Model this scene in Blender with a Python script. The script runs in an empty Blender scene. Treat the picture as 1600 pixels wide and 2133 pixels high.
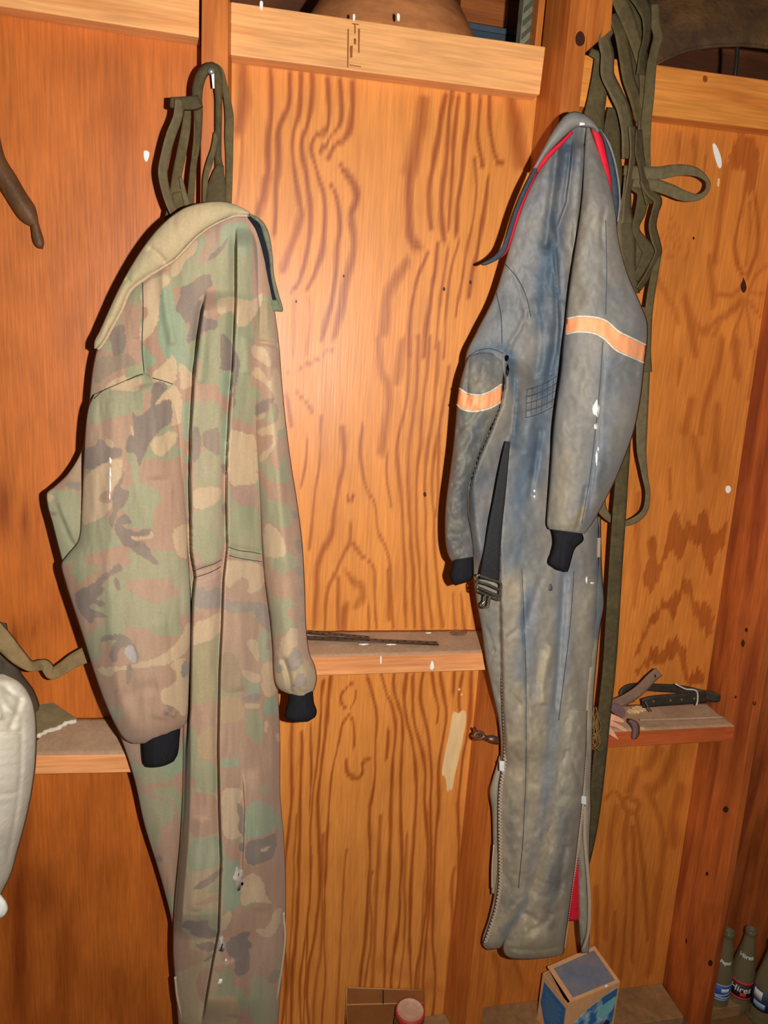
import bpy, bmesh, math, random
import numpy as np
from mathutils import Vector, Matrix, noise as mnoise

# ------------------------------------------------------------------ camera, world, flash, exposure
SC = bpy.context.scene
CAM_POS = np.array([0.0561, -1.3853, 1.62])
YAW, PITCH, ROLL, FPX = 0.2157, 0.2205, 0.0639, 1500.0
FW, FH = 1600.0, 2133.0
fwd = np.array([math.sin(YAW) * math.cos(PITCH), math.cos(YAW) * math.cos(PITCH), -math.sin(PITCH)])
r0 = np.array([math.cos(YAW), -math.sin(YAW), 0.0])
u0 = np.cross(r0, fwd)
RGT = math.cos(ROLL) * r0 + math.sin(ROLL) * u0
UPV = -math.sin(ROLL) * r0 + math.cos(ROLL) * u0

cam_d = bpy.data.cameras.new('camera')
cam_d.sensor_fit = 'VERTICAL'
cam_d.sensor_height = 36.0
cam_d.lens = FPX * 36.0 / FH
cam_d.clip_start = 0.02
cam = bpy.data.objects.new('camera', cam_d)
SC.collection.objects.link(cam)
M = Matrix((
    (RGT[0], UPV[0], -fwd[0], CAM_POS[0]),
    (RGT[1], UPV[1], -fwd[1], CAM_POS[1]),
    (RGT[2], UPV[2], -fwd[2], CAM_POS[2]),
    (0, 0, 0, 1)))
cam.matrix_world = M
SC.camera = cam

SC.view_settings.view_transform = 'Standard'
SC.view_settings.look = 'None'
SC.view_settings.exposure = 0.0
SC.view_settings.gamma = 1.0
SC.view_settings.use_curve_mapping = False

world = bpy.data.worlds.new('dim shed')
SC.world = world
world.use_nodes = True
world.node_tree.nodes['Background'].inputs[0].default_value = (0.9, 0.8, 0.7, 1)
world.node_tree.nodes['Background'].inputs[1].default_value = 0.05

# the camera's own flash, beside the lens
FLASH_RIGHT, FLASH_UP = 0.115, 0.01
fl_d = bpy.data.lights.new('camera_flash', 'SPOT')
fl_d.energy = 94.0
fl_d.color = (1.0, 0.975, 0.93)
fl_d.spot_size = math.radians(140)
fl_d.spot_blend = 0.75
fl_d.shadow_soft_size = 0.009
fl = bpy.data.objects.new('camera_flash', fl_d)
SC.collection.objects.link(fl)
fp = CAM_POS + RGT * FLASH_RIGHT + UPV * FLASH_UP
FM = M.copy()
FM.translation = Vector(fp)
aim = Vector(fwd * 1.3 + UPV * 0.12)
fl.matrix_world = Matrix.Translation(Vector(fp)) @ aim.to_track_quat('-Z', 'Y').to_matrix().to_4x4()

rng = np.random.default_rng(7)
random.seed(5)

# ------------------------------------------------------------------ picture point + depth -> place
def at(px, py, d):
    """Point seen at (px, py) in the photograph that stands d metres in front of the plywood (plane Y = 0)."""
    px = np.asarray(px, float); py = np.asarray(py, float); d = np.asarray(d, float)
    a = (px - FW / 2) / FPX
    b = -(py - FH / 2) / FPX
    D = fwd + a[..., None] * RGT + b[..., None] * UPV
    t = (-d - CAM_POS[1]) / D[..., 1]
    return CAM_POS + D * t[..., None]

def atz(px, py, z):
    """Point seen at (px, py) that lies at height z."""
    a = (px - FW / 2) / FPX
    b = -(py - FH / 2) / FPX
    D = fwd + a * RGT + b * UPV
    t = (z - CAM_POS[2]) / D[2]
    return CAM_POS + D * t

def to_px(P):
    v = np.asarray(P, float) - CAM_POS
    z = v @ fwd
    return FW / 2 + FPX * (v @ RGT) / z, FH / 2 - FPX * (v @ UPV) / z

def s2l(c):
    c = np.asarray(c, float) / 255.0
    return np.where(c <= 0.04045, c / 12.92, ((c + 0.055) / 1.055) ** 2.4)

# ------------------------------------------------------------------ materials
def mat(name, rgb, rough=0.8, metal=0.0, spec=0.4, noise=0.12, nscale=40.0, bump=0.0, bscale=300.0,
        attr=None, stretch=(1, 1, 1), coat=0.0, coat_rough=0.3, sheen=0.0, blot=0.0, blot_scale=6.0, blot_rgb=None):
    m = bpy.data.materials.new(name)
    m.use_nodes = True
    nt = m.node_tree
    N, L = nt.nodes, nt.links
    b = N['Principled BSDF']
    b.inputs['Roughness'].default_value = rough
    b.inputs['Metallic'].default_value = metal
    b.inputs['Specular IOR Level'].default_value = spec
    b.inputs['Coat Weight'].default_value = coat
    b.inputs['Coat Roughness'].default_value = coat_rough
    b.inputs['Sheen Weight'].default_value = sheen
    tc = N.new('ShaderNodeTexCoord')
    mp = N.new('ShaderNodeMapping')
    mp.inputs['Scale'].default_value = stretch
    L.new(tc.outputs['Object'], mp.inputs[0])
    if attr:
        a = N.new('ShaderNodeAttribute'); a.attribute_name = attr
        src = a.outputs['Color']
    else:
        v = N.new('ShaderNodeRGB'); v.outputs[0].default_value = (*s2l(rgb), 1)
        src = v.outputs[0]
    if blot > 0:
        nb = N.new('ShaderNodeTexNoise'); nb.inputs['Scale'].default_value = blot_scale
        nb.inputs['Detail'].default_value = 5
        L.new(mp.outputs[0], nb.inputs['Vector'])
        rb = N.new('ShaderNodeValToRGB')
        rb.color_ramp.elements[0].position = 0.42; rb.color_ramp.elements[1].position = 0.66
        rb.color_ramp.elements[0].color = (0, 0, 0, 1); rb.color_ramp.elements[1].color = (blot, blot, blot, 1)
        L.new(nb.outputs['Fac'], rb.inputs[0])
        mxb = N.new('ShaderNodeMixRGB')
        L.new(rb.outputs[0], mxb.inputs[0]); L.new(src, mxb.inputs[1])
        mxb.inputs[2].default_value = (*s2l(blot_rgb), 1)
        src = mxb.outputs[0]
    n = N.new('ShaderNodeTexNoise'); n.inputs['Scale'].default_value = nscale
    n.inputs['Detail'].default_value = 6; n.inputs['Roughness'].default_value = 0.65
    L.new(mp.outputs[0], n.inputs['Vector'])
    mr = N.new('ShaderNodeMapRange')
    mr.inputs['From Min'].default_value = 0.3; mr.inputs['From Max'].default_value = 0.7
    mr.inputs['To Min'].default_value = 1 - noise; mr.inputs['To Max'].default_value = 1 + noise
    L.new(n.outputs['Fac'], mr.inputs['Value'])
    mx = N.new('ShaderNodeVectorMath'); mx.operation = 'MULTIPLY'
    L.new(src, mx.inputs[0]); L.new(mr.outputs[0], mx.inputs[1])
    L.new(mx.outputs[0], b.inputs['Base Color'])
    if bump > 0:
        n2 = N.new('ShaderNodeTexNoise'); n2.inputs['Scale'].default_value = bscale
        n2.inputs['Detail'].default_value = 4
        L.new(mp.outputs[0], n2.inputs['Vector'])
        bp = N.new('ShaderNodeBump'); bp.inputs['Strength'].default_value = bump
        bp.inputs['Distance'].default_value = 0.004
        L.new(n2.outputs['Fac'], bp.inputs['Height'])
        L.new(bp.outputs[0], b.inputs['Normal'])
    return m

def wood(name, light, dark, axis='Z', rings=26.0, rough=0.42, spec=0.5, contrast=0.5, attr=None, blot=0.35, coat=0.0, gloss=0.35, fine=0.16):
    """Varnished softwood. axis = direction of the grain. attr = vertex layer holding the figure of the veneer (0 pale .. 1 dark)."""
    m = bpy.data.materials.new(name)
    m.use_nodes = True
    nt = m.node_tree
    N, L = nt.nodes, nt.links
    b = N['Principled BSDF']
    b.inputs['Specular IOR Level'].default_value = spec
    b.inputs['Coat Weight'].default_value = coat
    b.inputs['Coat Roughness'].default_value = gloss
    tc = N.new('ShaderNodeTexCoord')
    st = {'Z': (1, 1, 0.07), 'X': (0.07, 1, 1), 'Y': (1, 0.07, 1)}[axis]
    mp = N.new('ShaderNodeMapping'); mp.inputs['Scale'].default_value = st
    L.new(tc.outputs['Object'], mp.inputs[0])
    # figure
    if attr:
        a = N.new('ShaderNodeAttribute'); a.attribute_name = attr
        fig = a.outputs['Fac']
    else:
        n1 = N.new('ShaderNodeTexNoise'); n1.inputs['Scale'].default_value = rings
        n1.inputs['Detail'].default_value = 2; n1.inputs['Distortion'].default_value = 0.6
        L.new(mp.outputs[0], n1.inputs['Vector'])
        r1 = N.new('ShaderNodeValToRGB')
        r1.color_ramp.elements[0].position = 0.45; r1.color_ramp.elements[1].position = 0.62
        r1.color_ramp.elements[1].color = (contrast, contrast, contrast, 1)
        L.new(n1.outputs['Fac'], r1.inputs[0])
        fig = r1.outputs[0]
    mxf = N.new('ShaderNodeMixRGB')
    L.new(fig, mxf.inputs[0])
    mxf.inputs[1].default_value = (*s2l(light), 1); mxf.inputs[2].default_value = (*s2l(dark), 1)
    # fine streaks along the grain
    mp2 = N.new('ShaderNodeMapping'); mp2.inputs['Scale'].default_value = tuple(1 if s == 1 else 0.05 for s in st)
    L.new(tc.outputs['Object'], mp2.inputs[0])
    n2 = N.new('ShaderNodeTexNoise'); n2.inputs['Scale'].default_value = 230
    n2.inputs['Detail'].default_value = 3
    L.new(mp2.outputs[0], n2.inputs['Vector'])
    mr = N.new('ShaderNodeMapRange'); mr.inputs['From Min'].default_value = 0.3; mr.inputs['From Max'].default_value = 0.7
    mr.inputs['To Min'].default_value = 1 - fine; mr.inputs['To Max'].default_value = 1 + fine
    L.new(n2.outputs['Fac'], mr.inputs['Value'])
    # blotchy stain
    n3 = N.new('ShaderNodeTexNoise'); n3.inputs['Scale'].default_value = 7; n3.inputs['Detail'].default_value = 6
    n3.inputs['Roughness'].default_value = 0.6
    mp3 = N.new('ShaderNodeMapping'); mp3.inputs['Scale'].default_value = tuple(1 if s == 1 else 0.45 for s in st)
    L.new(tc.outputs['Object'], mp3.inputs[0]); L.new(mp3.outputs[0], n3.inputs['Vector'])
    mr3 = N.new('ShaderNodeMapRange'); mr3.inputs['From Min'].default_value = 0.3; mr3.inputs['From Max'].default_value = 0.7
    mr3.inputs['To Min'].default_value = 1 - blot; mr3.inputs['To Max'].default_value = 1 + blot * 0.6
    L.new(n3.outputs['Fac'], mr3.inputs['Value'])
    v1 = N.new('ShaderNodeVectorMath'); v1.operation = 'MULTIPLY'
    L.new(mxf.outputs[0], v1.inputs[0]); L.new(mr.outputs[0], v1.inputs[1])
    v2 = N.new('ShaderNodeVectorMath'); v2.operation = 'MULTIPLY'
    L.new(v1.outputs[0], v2.inputs[0]); L.new(mr3.outputs[0], v2.inputs[1])
    # dust specks
    n4 = N.new('ShaderNodeTexNoise'); n4.inputs['Scale'].default_value = 120; n4.inputs['Detail'].default_value = 2
    L.new(tc.outputs['Object'], n4.inputs['Vector'])
    r4 = N.new('ShaderNodeValToRGB'); r4.color_ramp.elements[0].position = 0.74; r4.color_ramp.elements[1].position = 0.8
    r4.color_ramp.elements[1].color = (0.35, 0.35, 0.35, 1)
    L.new(n4.outputs['Fac'], r4.inputs[0])
    mx4 = N.new('ShaderNodeMixRGB'); L.new(r4.outputs[0], mx4.inputs[0]); L.new(v2.outputs[0], mx4.inputs[1])
    mx4.inputs[2].default_value = (*s2l((190, 140, 95)), 1)
    L.new(mx4.outputs[0], b.inputs['Base Color'])
    mr5 = N.new('ShaderNodeMapRange'); mr5.inputs['To Min'].default_value = rough - 0.1; mr5.inputs['To Max'].default_value = rough + 0.15
    L.new(n3.outputs['Fac'], mr5.inputs['Value']); L.new(mr5.outputs[0], b.inputs['Roughness'])
    bp = N.new('ShaderNodeBump'); bp.inputs['Strength'].default_value = 0.25; bp.inputs['Distance'].default_value = 0.0015
    L.new(n2.outputs['Fac'], bp.inputs['Height']); L.new(bp.outputs[0], b.inputs['Normal'])
    return m

# ------------------------------------------------------------------ objects
COL = SC.collection
def link(name, me, m=None, parent=None, smooth=False, kind=None):
    o = bpy.data.objects.new(name, me)
    COL.objects.link(o)
    if m is not None: me.materials.append(m)
    if parent is not None:
        o.parent = parent
        o.matrix_parent_inverse = parent.matrix_world.inverted()
    if smooth:
        for p in me.polygons: p.use_smooth = True
    if kind: o['kind'] = kind
    return o

def mesh(name, verts, faces):
    me = bpy.data.meshes.new(name)
    me.from_pydata([tuple(v) for v in verts], [], faces)
    me.update()
    bm = bmesh.new(); bm.from_mesh(me)
    bmesh.ops.recalc_face_normals(bm, faces=bm.faces)
    bm.to_mesh(me); bm.free()
    return me

def thing(name, label, cat, loc=(0, 0, 0), group=None):
    o = bpy.data.objects.new(name, None)
    o.empty_display_size = 0.05
    COL.objects.link(o)
    o.location = loc
    bpy.context.view_layer.update()
    o['label'] = label; o['category'] = cat
    if group: o['group'] = group
    return o

def tag(o, label, cat, group=None):
    o['label'] = label; o['category'] = cat
    if group: o['group'] = group
    return o

def prism(name, front, back, m, parent=None, bevel=0.0015, kind=None, rough_edges=0.0):
    """Solid between two world-space polygons with the same number of corners."""
    n = len(front)
    v = [tuple(p) for p in front] + [tuple(p) for p in back]
    f = [tuple(range(n)), tuple(range(2 * n - 1, n - 1, -1))]
    for i in range(n):
        j = (i + 1) % n
        f.append((i, j, n + j, n + i))
    me = mesh(name, v, f)
    o = link(name, me, m, parent, kind=kind)
    if bevel > 0:
        md = o.modifiers.new('bevel', 'BEVEL'); md.width = bevel; md.segments = 2; md.limit_method = 'ANGLE'
    return o

def box(name, x0, x1, y0, y1, z0, z1, m, parent=None, bevel=0.0015, kind=None):
    return prism(name, [(x0, y0, z0), (x1, y0, z0), (x1, y0, z1), (x0, y0, z1)],
                 [(x0, y1, z0), (x1, y1, z0), (x1, y1, z1), (x0, y1, z1)], m, parent, bevel, kind)

def push(pts, dy):
    return [(p[0], p[1] + dy, p[2]) for p in pts]

def chaikin(P, n=2, closed=True):
    P = np.asarray(P, float)
    for _ in range(n):
        Q = np.roll(P, -1, 0) if closed else P[1:]
        A = P if closed else P[:-1]
        R = np.empty((2 * len(A), P.shape[1]))
        R[0::2] = .75 * A + .25 * Q; R[1::2] = .25 * A + .75 * Q
        if not closed: R = np.vstack([P[:1], R, P[-1:]])
        P = R
    return P

def catmull(P, n):
    """n samples of a smooth curve through the rows of P (arc-length spaced)."""
    P = np.asarray(P, float)
    if len(P) == 2:
        t = np.linspace(0, 1, n)[:, None]
        return P[0] * (1 - t) + P[1] * t
    seg = np.sqrt(((P[1:, :2] - P[:-1, :2]) ** 2).sum(1)) + 1e-6
    T = np.concatenate([[0], np.cumsum(seg)])
    m = np.zeros_like(P)
    dl = (P[1:] - P[:-1]) / seg[:, None]
    m[0] = dl[0]; m[-1] = dl[-1]
    a = dl[:-1]; b = dl[1:]
    hm = np.where(a * b > 0, 2 * a * b / np.where(np.abs(a + b) < 1e-12, 1, a + b), 0)
    m[1:-1] = 0.5 * hm + 0.5 * 0.5 * (a + b)
    tt = np.linspace(0, T[-1], n)
    i = np.clip(np.searchsorted(T, tt, side='right') - 1, 0, len(seg) - 1)
    h = seg[i][:, None]; s = ((tt - T[i]) / seg[i])[:, None]
    return ((2 * s**3 - 3 * s**2 + 1) * P[i] + (s**3 - 2 * s**2 + s) * h * m[i]
            + (-2 * s**3 + 3 * s**2) * P[i + 1] + (s**3 - s**2) * h * m[i + 1])

def vnoise(px, py, sx, sy, seed=0.0, octv=2):
    """Smooth value noise of picture-like coordinates, vectorised; about -1..1."""
    out = np.zeros(np.shape(px)); amp = 1.0; tot = 0.0
    for o in range(octv):
        X = np.asarray(px) / sx * 2**o + 17.3 * o + seed * 3.7
        Y = np.asarray(py) / sy * 2**o + 5.1 * o + seed * 9.1
        xi = np.floor(X).astype(int); yi = np.floor(Y).astype(int)
        xf = X - xi; yf = Y - yi
        u = xf * xf * (3 - 2 * xf); v = yf * yf * (3 - 2 * yf)
        def h(i, j):
            k = (i * 374761393 + j * 668265263 + int(seed * 1000) * 974711) & 0x7fffffff
            k = ((k ^ (k >> 13)) * 1274126177) & 0x7fffffff
            return ((k ^ (k >> 16)) & 0xffff) / 32767.5 - 1
        a = h(xi, yi); b = h(xi + 1, yi); c = h(xi, yi + 1); d = h(xi + 1, yi + 1)
        out += amp * ((a * (1 - u) + b * u) * (1 - v) + (c * (1 - u) + d * u) * v)
        tot += amp; amp *= 0.5
    return out / tot

def in_poly(px, py, P):
    P = np.asarray(P, float)
    x0, y0 = P.min(0) - 1; x1, y1 = P.max(0) + 1
    res = np.zeros(px.shape, bool)
    k = np.nonzero((px > x0) & (px < x1) & (py > y0) & (py < y1))
    if not len(k[0]): return res
    x = px[k]; y = py[k]
    ins = np.zeros(x.shape, bool)
    X, Y = P[:, 0], P[:, 1]; Xn, Yn = np.roll(X, -1), np.roll(Y, -1)
    for a, b, c, d in zip(X, Y, Xn, Yn):
        if b == d: continue
        ins ^= ((b > y) != (d > y)) & (x < (c - a) * (y - b) / (d - b) + a)
    res[k] = ins
    return res

def seg_dist(px, py, P, pad=80):
    """Distance to a polyline (and the running parameter 0..1), inside a padded box only."""
    P = np.asarray(P, float)
    D = np.full(px.shape, 1e9); T = np.zeros(px.shape)
    k = np.nonzero((px > P[:, 0].min() - pad) & (px < P[:, 0].max() + pad) & (py > P[:, 1].min() - pad) & (py < P[:, 1].max() + pad))
    if not len(k[0]): return D, T
    x = px[k]; y = py[k]
    d = np.full(x.shape, 1e9); t = np.zeros(x.shape)
    n = len(P) - 1
    for i in range(n):
        a = P[i]; b = P[i + 1]; ab = b - a; l2 = ab @ ab + 1e-9
        s = np.clip(((x - a[0]) * ab[0] + (y - a[1]) * ab[1]) / l2, 0, 1)
        e = np.hypot(x - a[0] - s * ab[0], y - a[1] - s * ab[1])
        w = e < d
        d = np.where(w, e, d); t = np.where(w, (i + s) / n, t)
    D[k] = d; T[k] = t
    return D, T

def pairs(l, ox=0, oy=0, s=1):
    a = np.asarray(l, float).reshape(-1, 2)
    return a * s + np.array([ox, oy])

def set_color(me, name, rgb):
    """rgb: linear (n,3) per vertex"""
    at_ = me.color_attributes.new(name, 'FLOAT_COLOR', 'POINT')
    c = np.ones((len(me.vertices), 4), np.float32); c[:, :3] = rgb
    at_.data.foreach_set('color', c.ravel())

OFF = 0.0   # stand-off added to the garment being built
# ---- cloth: a closed, padded sheet between a left and a right edge --------------------------------
def sheet(name, rows, m, parent, step_px=4.0, folds=None, paint=None, back=0.012, prof=0.55, thin=False, caps=True, nu=None, nv=None):
    """rows: (xl, yl, xr, yr, depth of the edges, bulge, sag). Closed tube: front skin, back skin."""
    R = np.array([list(r) + [0.0] * (7 - len(r)) for r in rows], float)
    mid = np.c_[(R[:, 0] + R[:, 2]) / 2, (R[:, 1] + R[:, 3]) / 2]
    Lh = np.sqrt(((mid[1:] - mid[:-1])**2).sum(1)).sum()
    wd = np.hypot(R[:, 2] - R[:, 0], R[:, 3] - R[:, 1]).max()
    nv = nv or max(3, int(Lh / step_px)); nu = nu or max(4, int(wd / step_px))
    Q = np.c_[mid, R]
    S = catmull(Q, nv)[:, 2:]
    u = np.linspace(0, 1, nu)[None, :]
    xl, yl, xr, yr, d, bl, sg = [S[:, i][:, None] for i in range(7)]
    d = d + OFF
    px = xl + (xr - xl) * u; py = yl + (yr - yl) * u + sg * 4 * u * (1 - u)
    w = np.sin(np.pi * u)
    dep = d + bl * np.clip(w, 0, 1)**prof
    if folds is not None:
        dep = dep + folds(px, py, u) * np.clip(w * 4, 0, 1)
    dep = np.maximum(dep, d - 0.6 * np.abs(bl) - 0.004)
    F = at(px, py, dep)
    if thin:
        B = F + np.array([0, back, 0])
    else:
        bd = d - back * w
        bd = np.minimum(bd, dep - 0.0005 * (w > 1e-6))
        B = F.copy(); Bw = at(px, py, d + 0 * u)
        B = Bw; B[..., 1] = -bd
    V = [tuple(p) for p in F.reshape(-1, 3)]
    idx = np.arange(nv * nu).reshape(nv, nu)
    off = nv * nu
    bidx = np.full((nv, nu), -1)
    if thin:
        bidx = idx + off; V += [tuple(p) for p in B.reshape(-1, 3)]
    else:
        bidx[:, 0] = idx[:, 0]; bidx[:, -1] = idx[:, -1]
        inner = B[:, 1:-1].reshape(-1, 3)
        bidx[:, 1:-1] = off + np.arange(nv * (nu - 2)).reshape(nv, nu - 2)
        V += [tuple(p) for p in inner]
    faces = []
    for j in range(nv - 1):
        for i in range(nu - 1):
            faces.append((idx[j, i], idx[j + 1, i], idx[j + 1, i + 1], idx[j, i + 1]))
            faces.append((bidx[j, i], bidx[j, i + 1], bidx[j + 1, i + 1], bidx[j + 1, i]))
    for j, o_ in ((0, 1), (nv - 1, -1)):
        for i in range(nu - 1):
            q = [idx[j, i], idx[j, i + 1], bidx[j, i + 1], bidx[j, i]]
            q = list(dict.fromkeys(q))
            if len(q) >= 3: faces.append(tuple(q))
    if thin:
        for i in (0, nu - 1):
            for j in range(nv - 1):
                faces.append((idx[j, i], idx[j + 1, i], bidx[j + 1, i], bidx[j, i]))
    faces = [tuple(int(k) for k in f) for f in faces]
    me = mesh(name, V, faces)
    if paint is not None:
        col = paint(px, py)
        cb = col if thin else col[:, 1:-1]
        set_color(me, 'tint', np.vstack([col.reshape(-1, 3), cb.reshape(-1, 3)]))
    return link(name, me, m, parent, smooth=True)

def ribbon(name, pts, m, parent, thick=0.002, n=None, tilt=0.0, cup=0.0, step_px=5.0, na=5, paint=None):
    """Flat webbing: pts = (x, y, depth, width in picture px)."""
    P = np.asarray(pts, float)
    Lh = np.sqrt(((P[1:, :2] - P[:-1, :2])**2).sum(1)).sum()
    n = n or max(4, int(Lh / step_px))
    S = catmull(P, n)
    T = np.gradient(S[:, :2], axis=0); T /= np.linalg.norm(T, axis=1)[:, None] + 1e-9
    Nn = np.c_[-T[:, 1], T[:, 0]]
    u = np.linspace(-1, 1, na)
    px = S[:, 0][:, None] + Nn[:, 0][:, None] * u * S[:, 3][:, None] / 2
    py = S[:, 1][:, None] + Nn[:, 1][:, None] * u * S[:, 3][:, None] / 2
    dep = S[:, 2][:, None] + tilt * u + cup * (1 - u**2)
    F = at(px, py, dep); B = F + np.array([0, thick, 0])
    V = [tuple(p) for p in F.reshape(-1, 3)] + [tuple(p) for p in B.reshape(-1, 3)]
    idx = np.arange(n * na).reshape(n, na); b = idx + n * na
    faces = []
    for j in range(n - 1):
        for i in range(na - 1):
            faces.append((idx[j, i], idx[j + 1, i], idx[j + 1, i + 1], idx[j, i + 1]))
            faces.append((b[j, i], b[j, i + 1], b[j + 1, i + 1], b[j + 1, i]))
        for i in (0, na - 1):
            faces.append((idx[j, i], idx[j + 1, i], b[j + 1, i], b[j, i]))
    for j in (0, n - 1):
        for i in range(na - 1):
            faces.append((idx[j, i], idx[j, i + 1], b[j, i + 1], b[j, i]))
    me = mesh(name, V, [tuple(int(k) for k in f) for f in faces])
    if paint is not None:
        c = paint(px, py).reshape(-1, 3); set_color(me, 'tint', np.vstack([c, c]))
    return link(name, me, m, parent, smooth=True)

def tube(name, P, r, m, parent, nseg=8, n=None, smooth_path=True, kind=None):
    """Round bar along world-space points; r a number or one radius per point."""
    P = np.asarray(P, float)
    rr = np.full(len(P), r, float) if np.isscalar(r) else np.asarray(r, float)
    if smooth_path and len(P) > 2:
        n = n or len(P) * 6
        seg = np.linalg.norm(P[1:] - P[:-1], axis=1); T = np.concatenate([[0], np.cumsum(seg)])
        Q = np.c_[T, np.zeros(len(T)), P, rr]
        S = catmull(Q, n); P = S[:, 2:5]; rr = S[:, 5]
    n = len(P)
    T = np.gradient(P, axis=0); T /= np.linalg.norm(T, axis=1)[:, None] + 1e-12
    ref = np.array([0, 1.0, 0]) if abs(T[0][1]) < 0.9 else np.array([1.0, 0, 0])
    V = []; faces = []
    a = np.cross(T[0], ref); a /= np.linalg.norm(a)
    for i in range(n):
        a = a - (a @ T[i]) * T[i]; a /= np.linalg.norm(a) + 1e-12
        b = np.cross(T[i], a)
        for k in range(nseg):
            an = 2 * math.pi * k / nseg
            V.append(P[i] + rr[i] * (math.cos(an) * a + math.sin(an) * b))
    for i in range(n - 1):
        for k in range(nseg):
            k2 = (k + 1) % nseg
            faces.append((i * nseg + k, i * nseg + k2, (i + 1) * nseg + k2, (i + 1) * nseg + k))
    faces.append(tuple(range(nseg))); faces.append(tuple(range((n - 1) * nseg, n * nseg)))
    return link(name, mesh(name, V, faces), m, parent, smooth=True, kind=kind)

def lathe(name, prof, m, parent, nseg=32, matrix=None, closed=False):
    """prof = (radius, height) list, about +Z, moved by matrix."""
    V = []; faces = []
    n = len(prof)
    for r, z in prof:
        for k in range(nseg):
            an = 2 * math.pi * k / nseg
            V.append(Vector((max(r, 1e-5) * math.cos(an), max(r, 1e-5) * math.sin(an), z)))
    for i in range(n - 1):
        for k in range(nseg):
            k2 = (k + 1) % nseg
            faces.append((i * nseg + k, i * nseg + k2, (i + 1) * nseg + k2, (i + 1) * nseg + k))
    if not closed:
        faces.append(tuple(range(nseg))); faces.append(tuple(range((n - 1) * nseg, n * nseg)))
    if matrix is not None: V = [matrix @ v for v in V]
    return link(name, mesh(name, V, faces), m, parent, smooth=True)

def patch(name, poly, d, m, parent, thick=0.0012, sm=2, dfun=None):
    """A small flat flake: outline in the picture, lying d in front of the plywood."""
    P = chaikin(poly, sm)
    dd = d if dfun is None else np.array([dfun(x, y) for x, y in P])
    F = at(P[:, 0], P[:, 1], np.full(len(P), d) if dfun is None else dd)
    B = F + np.array([0, thick, 0])
    return prism(name, list(F), list(B), m, parent, bevel=0)

# ------------------------------------------------------------------ the shed: plywood, studs, blocking, floor
M_PLY_L = wood('varnished plywood of the left bay', (202, 108, 38), (146, 66, 18), attr='figure', blot=0.28, spec=0.45, rough=0.45)
M_PLY_C = wood('varnished plywood of the middle bay', (226, 142, 64), (150, 66, 14), attr='figure', blot=0.13, spec=0.5, rough=0.42, fine=0.13)
M_PLY_R = wood('varnished plywood of the right bay', (214, 126, 50), (156, 70, 18), attr='figure', blot=0.2, spec=0.45, rough=0.45)
M_STUD = wood('varnished pine stud', (200, 112, 44), (160, 76, 26), axis='Z', rings=30, blot=0.2, spec=0.5)
M_STUD_DARK = wood('varnished knotty pine board', (176, 88, 36), (124, 50, 20), axis='Z', rings=22, blot=0.4, contrast=0.8)
M_RAIL = wood('pale pine blocking', (242, 172, 106), (220, 138, 74), axis='X', rings=20, blot=0.16, rough=0.55, spec=0.35, contrast=0.6)
M_RAIL_R = wood('amber pine blocking', (226, 142, 62), (200, 108, 40), axis='X', rings=20, blot=0.16, rough=0.5, spec=0.4, contrast=0.6)
M_SHELF = wood('pine ledge', (230, 154, 96), (206, 124, 70), axis='X', rings=24, blot=0.14, rough=0.6, spec=0.3, contrast=0.5)
M_SHELF_R = wood('dark pine ledge', (186, 88, 40), (150, 62, 26), axis='X', rings=24, blot=0.3, rough=0.6, spec=0.3, contrast=0.5)
M_DUST = mat('thick grey dust', (176, 142, 112), rough=1.0, spec=0.05, noise=0.12, nscale=120, blot=0.5, blot_scale=18, blot_rgb=(150, 116, 88))
M_SILL = mat('dusty sill plank', (150, 112, 72), rough=0.95, spec=0.1, noise=0.2, nscale=50, blot=0.6, blot_scale=12, blot_rgb=(126, 92, 58))
M_FLOOR = mat('dirty board floor', (120, 84, 52), rough=0.95, spec=0.1, noise=0.25, nscale=30)
M_DARKWOOD = wood('dark shed boards', (128, 72, 38), (84, 42, 20), axis='X', rings=18, blot=0.4, contrast=0.7, rough=0.7)  # dark brown wood of the far wall, ceiling and loft boards
M_DROP = mat('white bird dropping', (238, 236, 228), rough=0.6, spec=0.4, noise=0.06)
M_PALE = mat('bare pale wood', (228, 192, 138), rough=0.9, spec=0.1, noise=0.10, nscale=90, stretch=(1, 1, 0.15))
M_INK = mat('faded mill stamp ink', (150, 92, 46), rough=0.9, spec=0.1)
M_KNOT = mat('dark resin knot', (62, 26, 10), rough=0.5, noise=0.3, nscale=120)

# --- the figure of the veneer: dark late-wood bands and broad darker patches, given in zoomed views of the photograph
G = {'a': (480, 100, .41875), 'b': (560, 700, .2953), 'c': (1230, 250, .3048), 'd': (1230, 850, .2953), 'e': (600, 1280, .28125), 'f': (0, 0, 1)}
LINES = []   # (view, width in view px, strength, points)
def GL(v, w, *ls, s=0.9):
    for l in ls: LINES.append((v, w, s, l))
GL('a', 26, [195,100,205,300,185,450,185,650,150,760,130,830], [295,120,295,260,255,350,235,430,240,500,235,620,225,720,230,830,215,930],
   [350,120,345,330,315,400,305,520,330,680,350,830], [405,130,405,280,385,380,350,440,355,540,380,640,395,760,400,900,375,1050,350,1160,310,1200],
   [485,140,495,330,480,410,405,460,395,520,440,640,465,730,470,880,455,1020,420,1130,385,1200],
   [500,690,530,740,545,900,530,1000,530,1150,500,1280,460,1450], [1105,225,1090,340,1080,480,1060,620,1050,720,1050,850,1060,960],
   [1070,225,1050,330,1040,430,1010,560,985,680,985,800,1000,900], [1185,235,1180,380,1165,480,1150,650,1130,780,1120,920],
   [1285,250,1285,400,1300,480,1320,560,1345,575])
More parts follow.
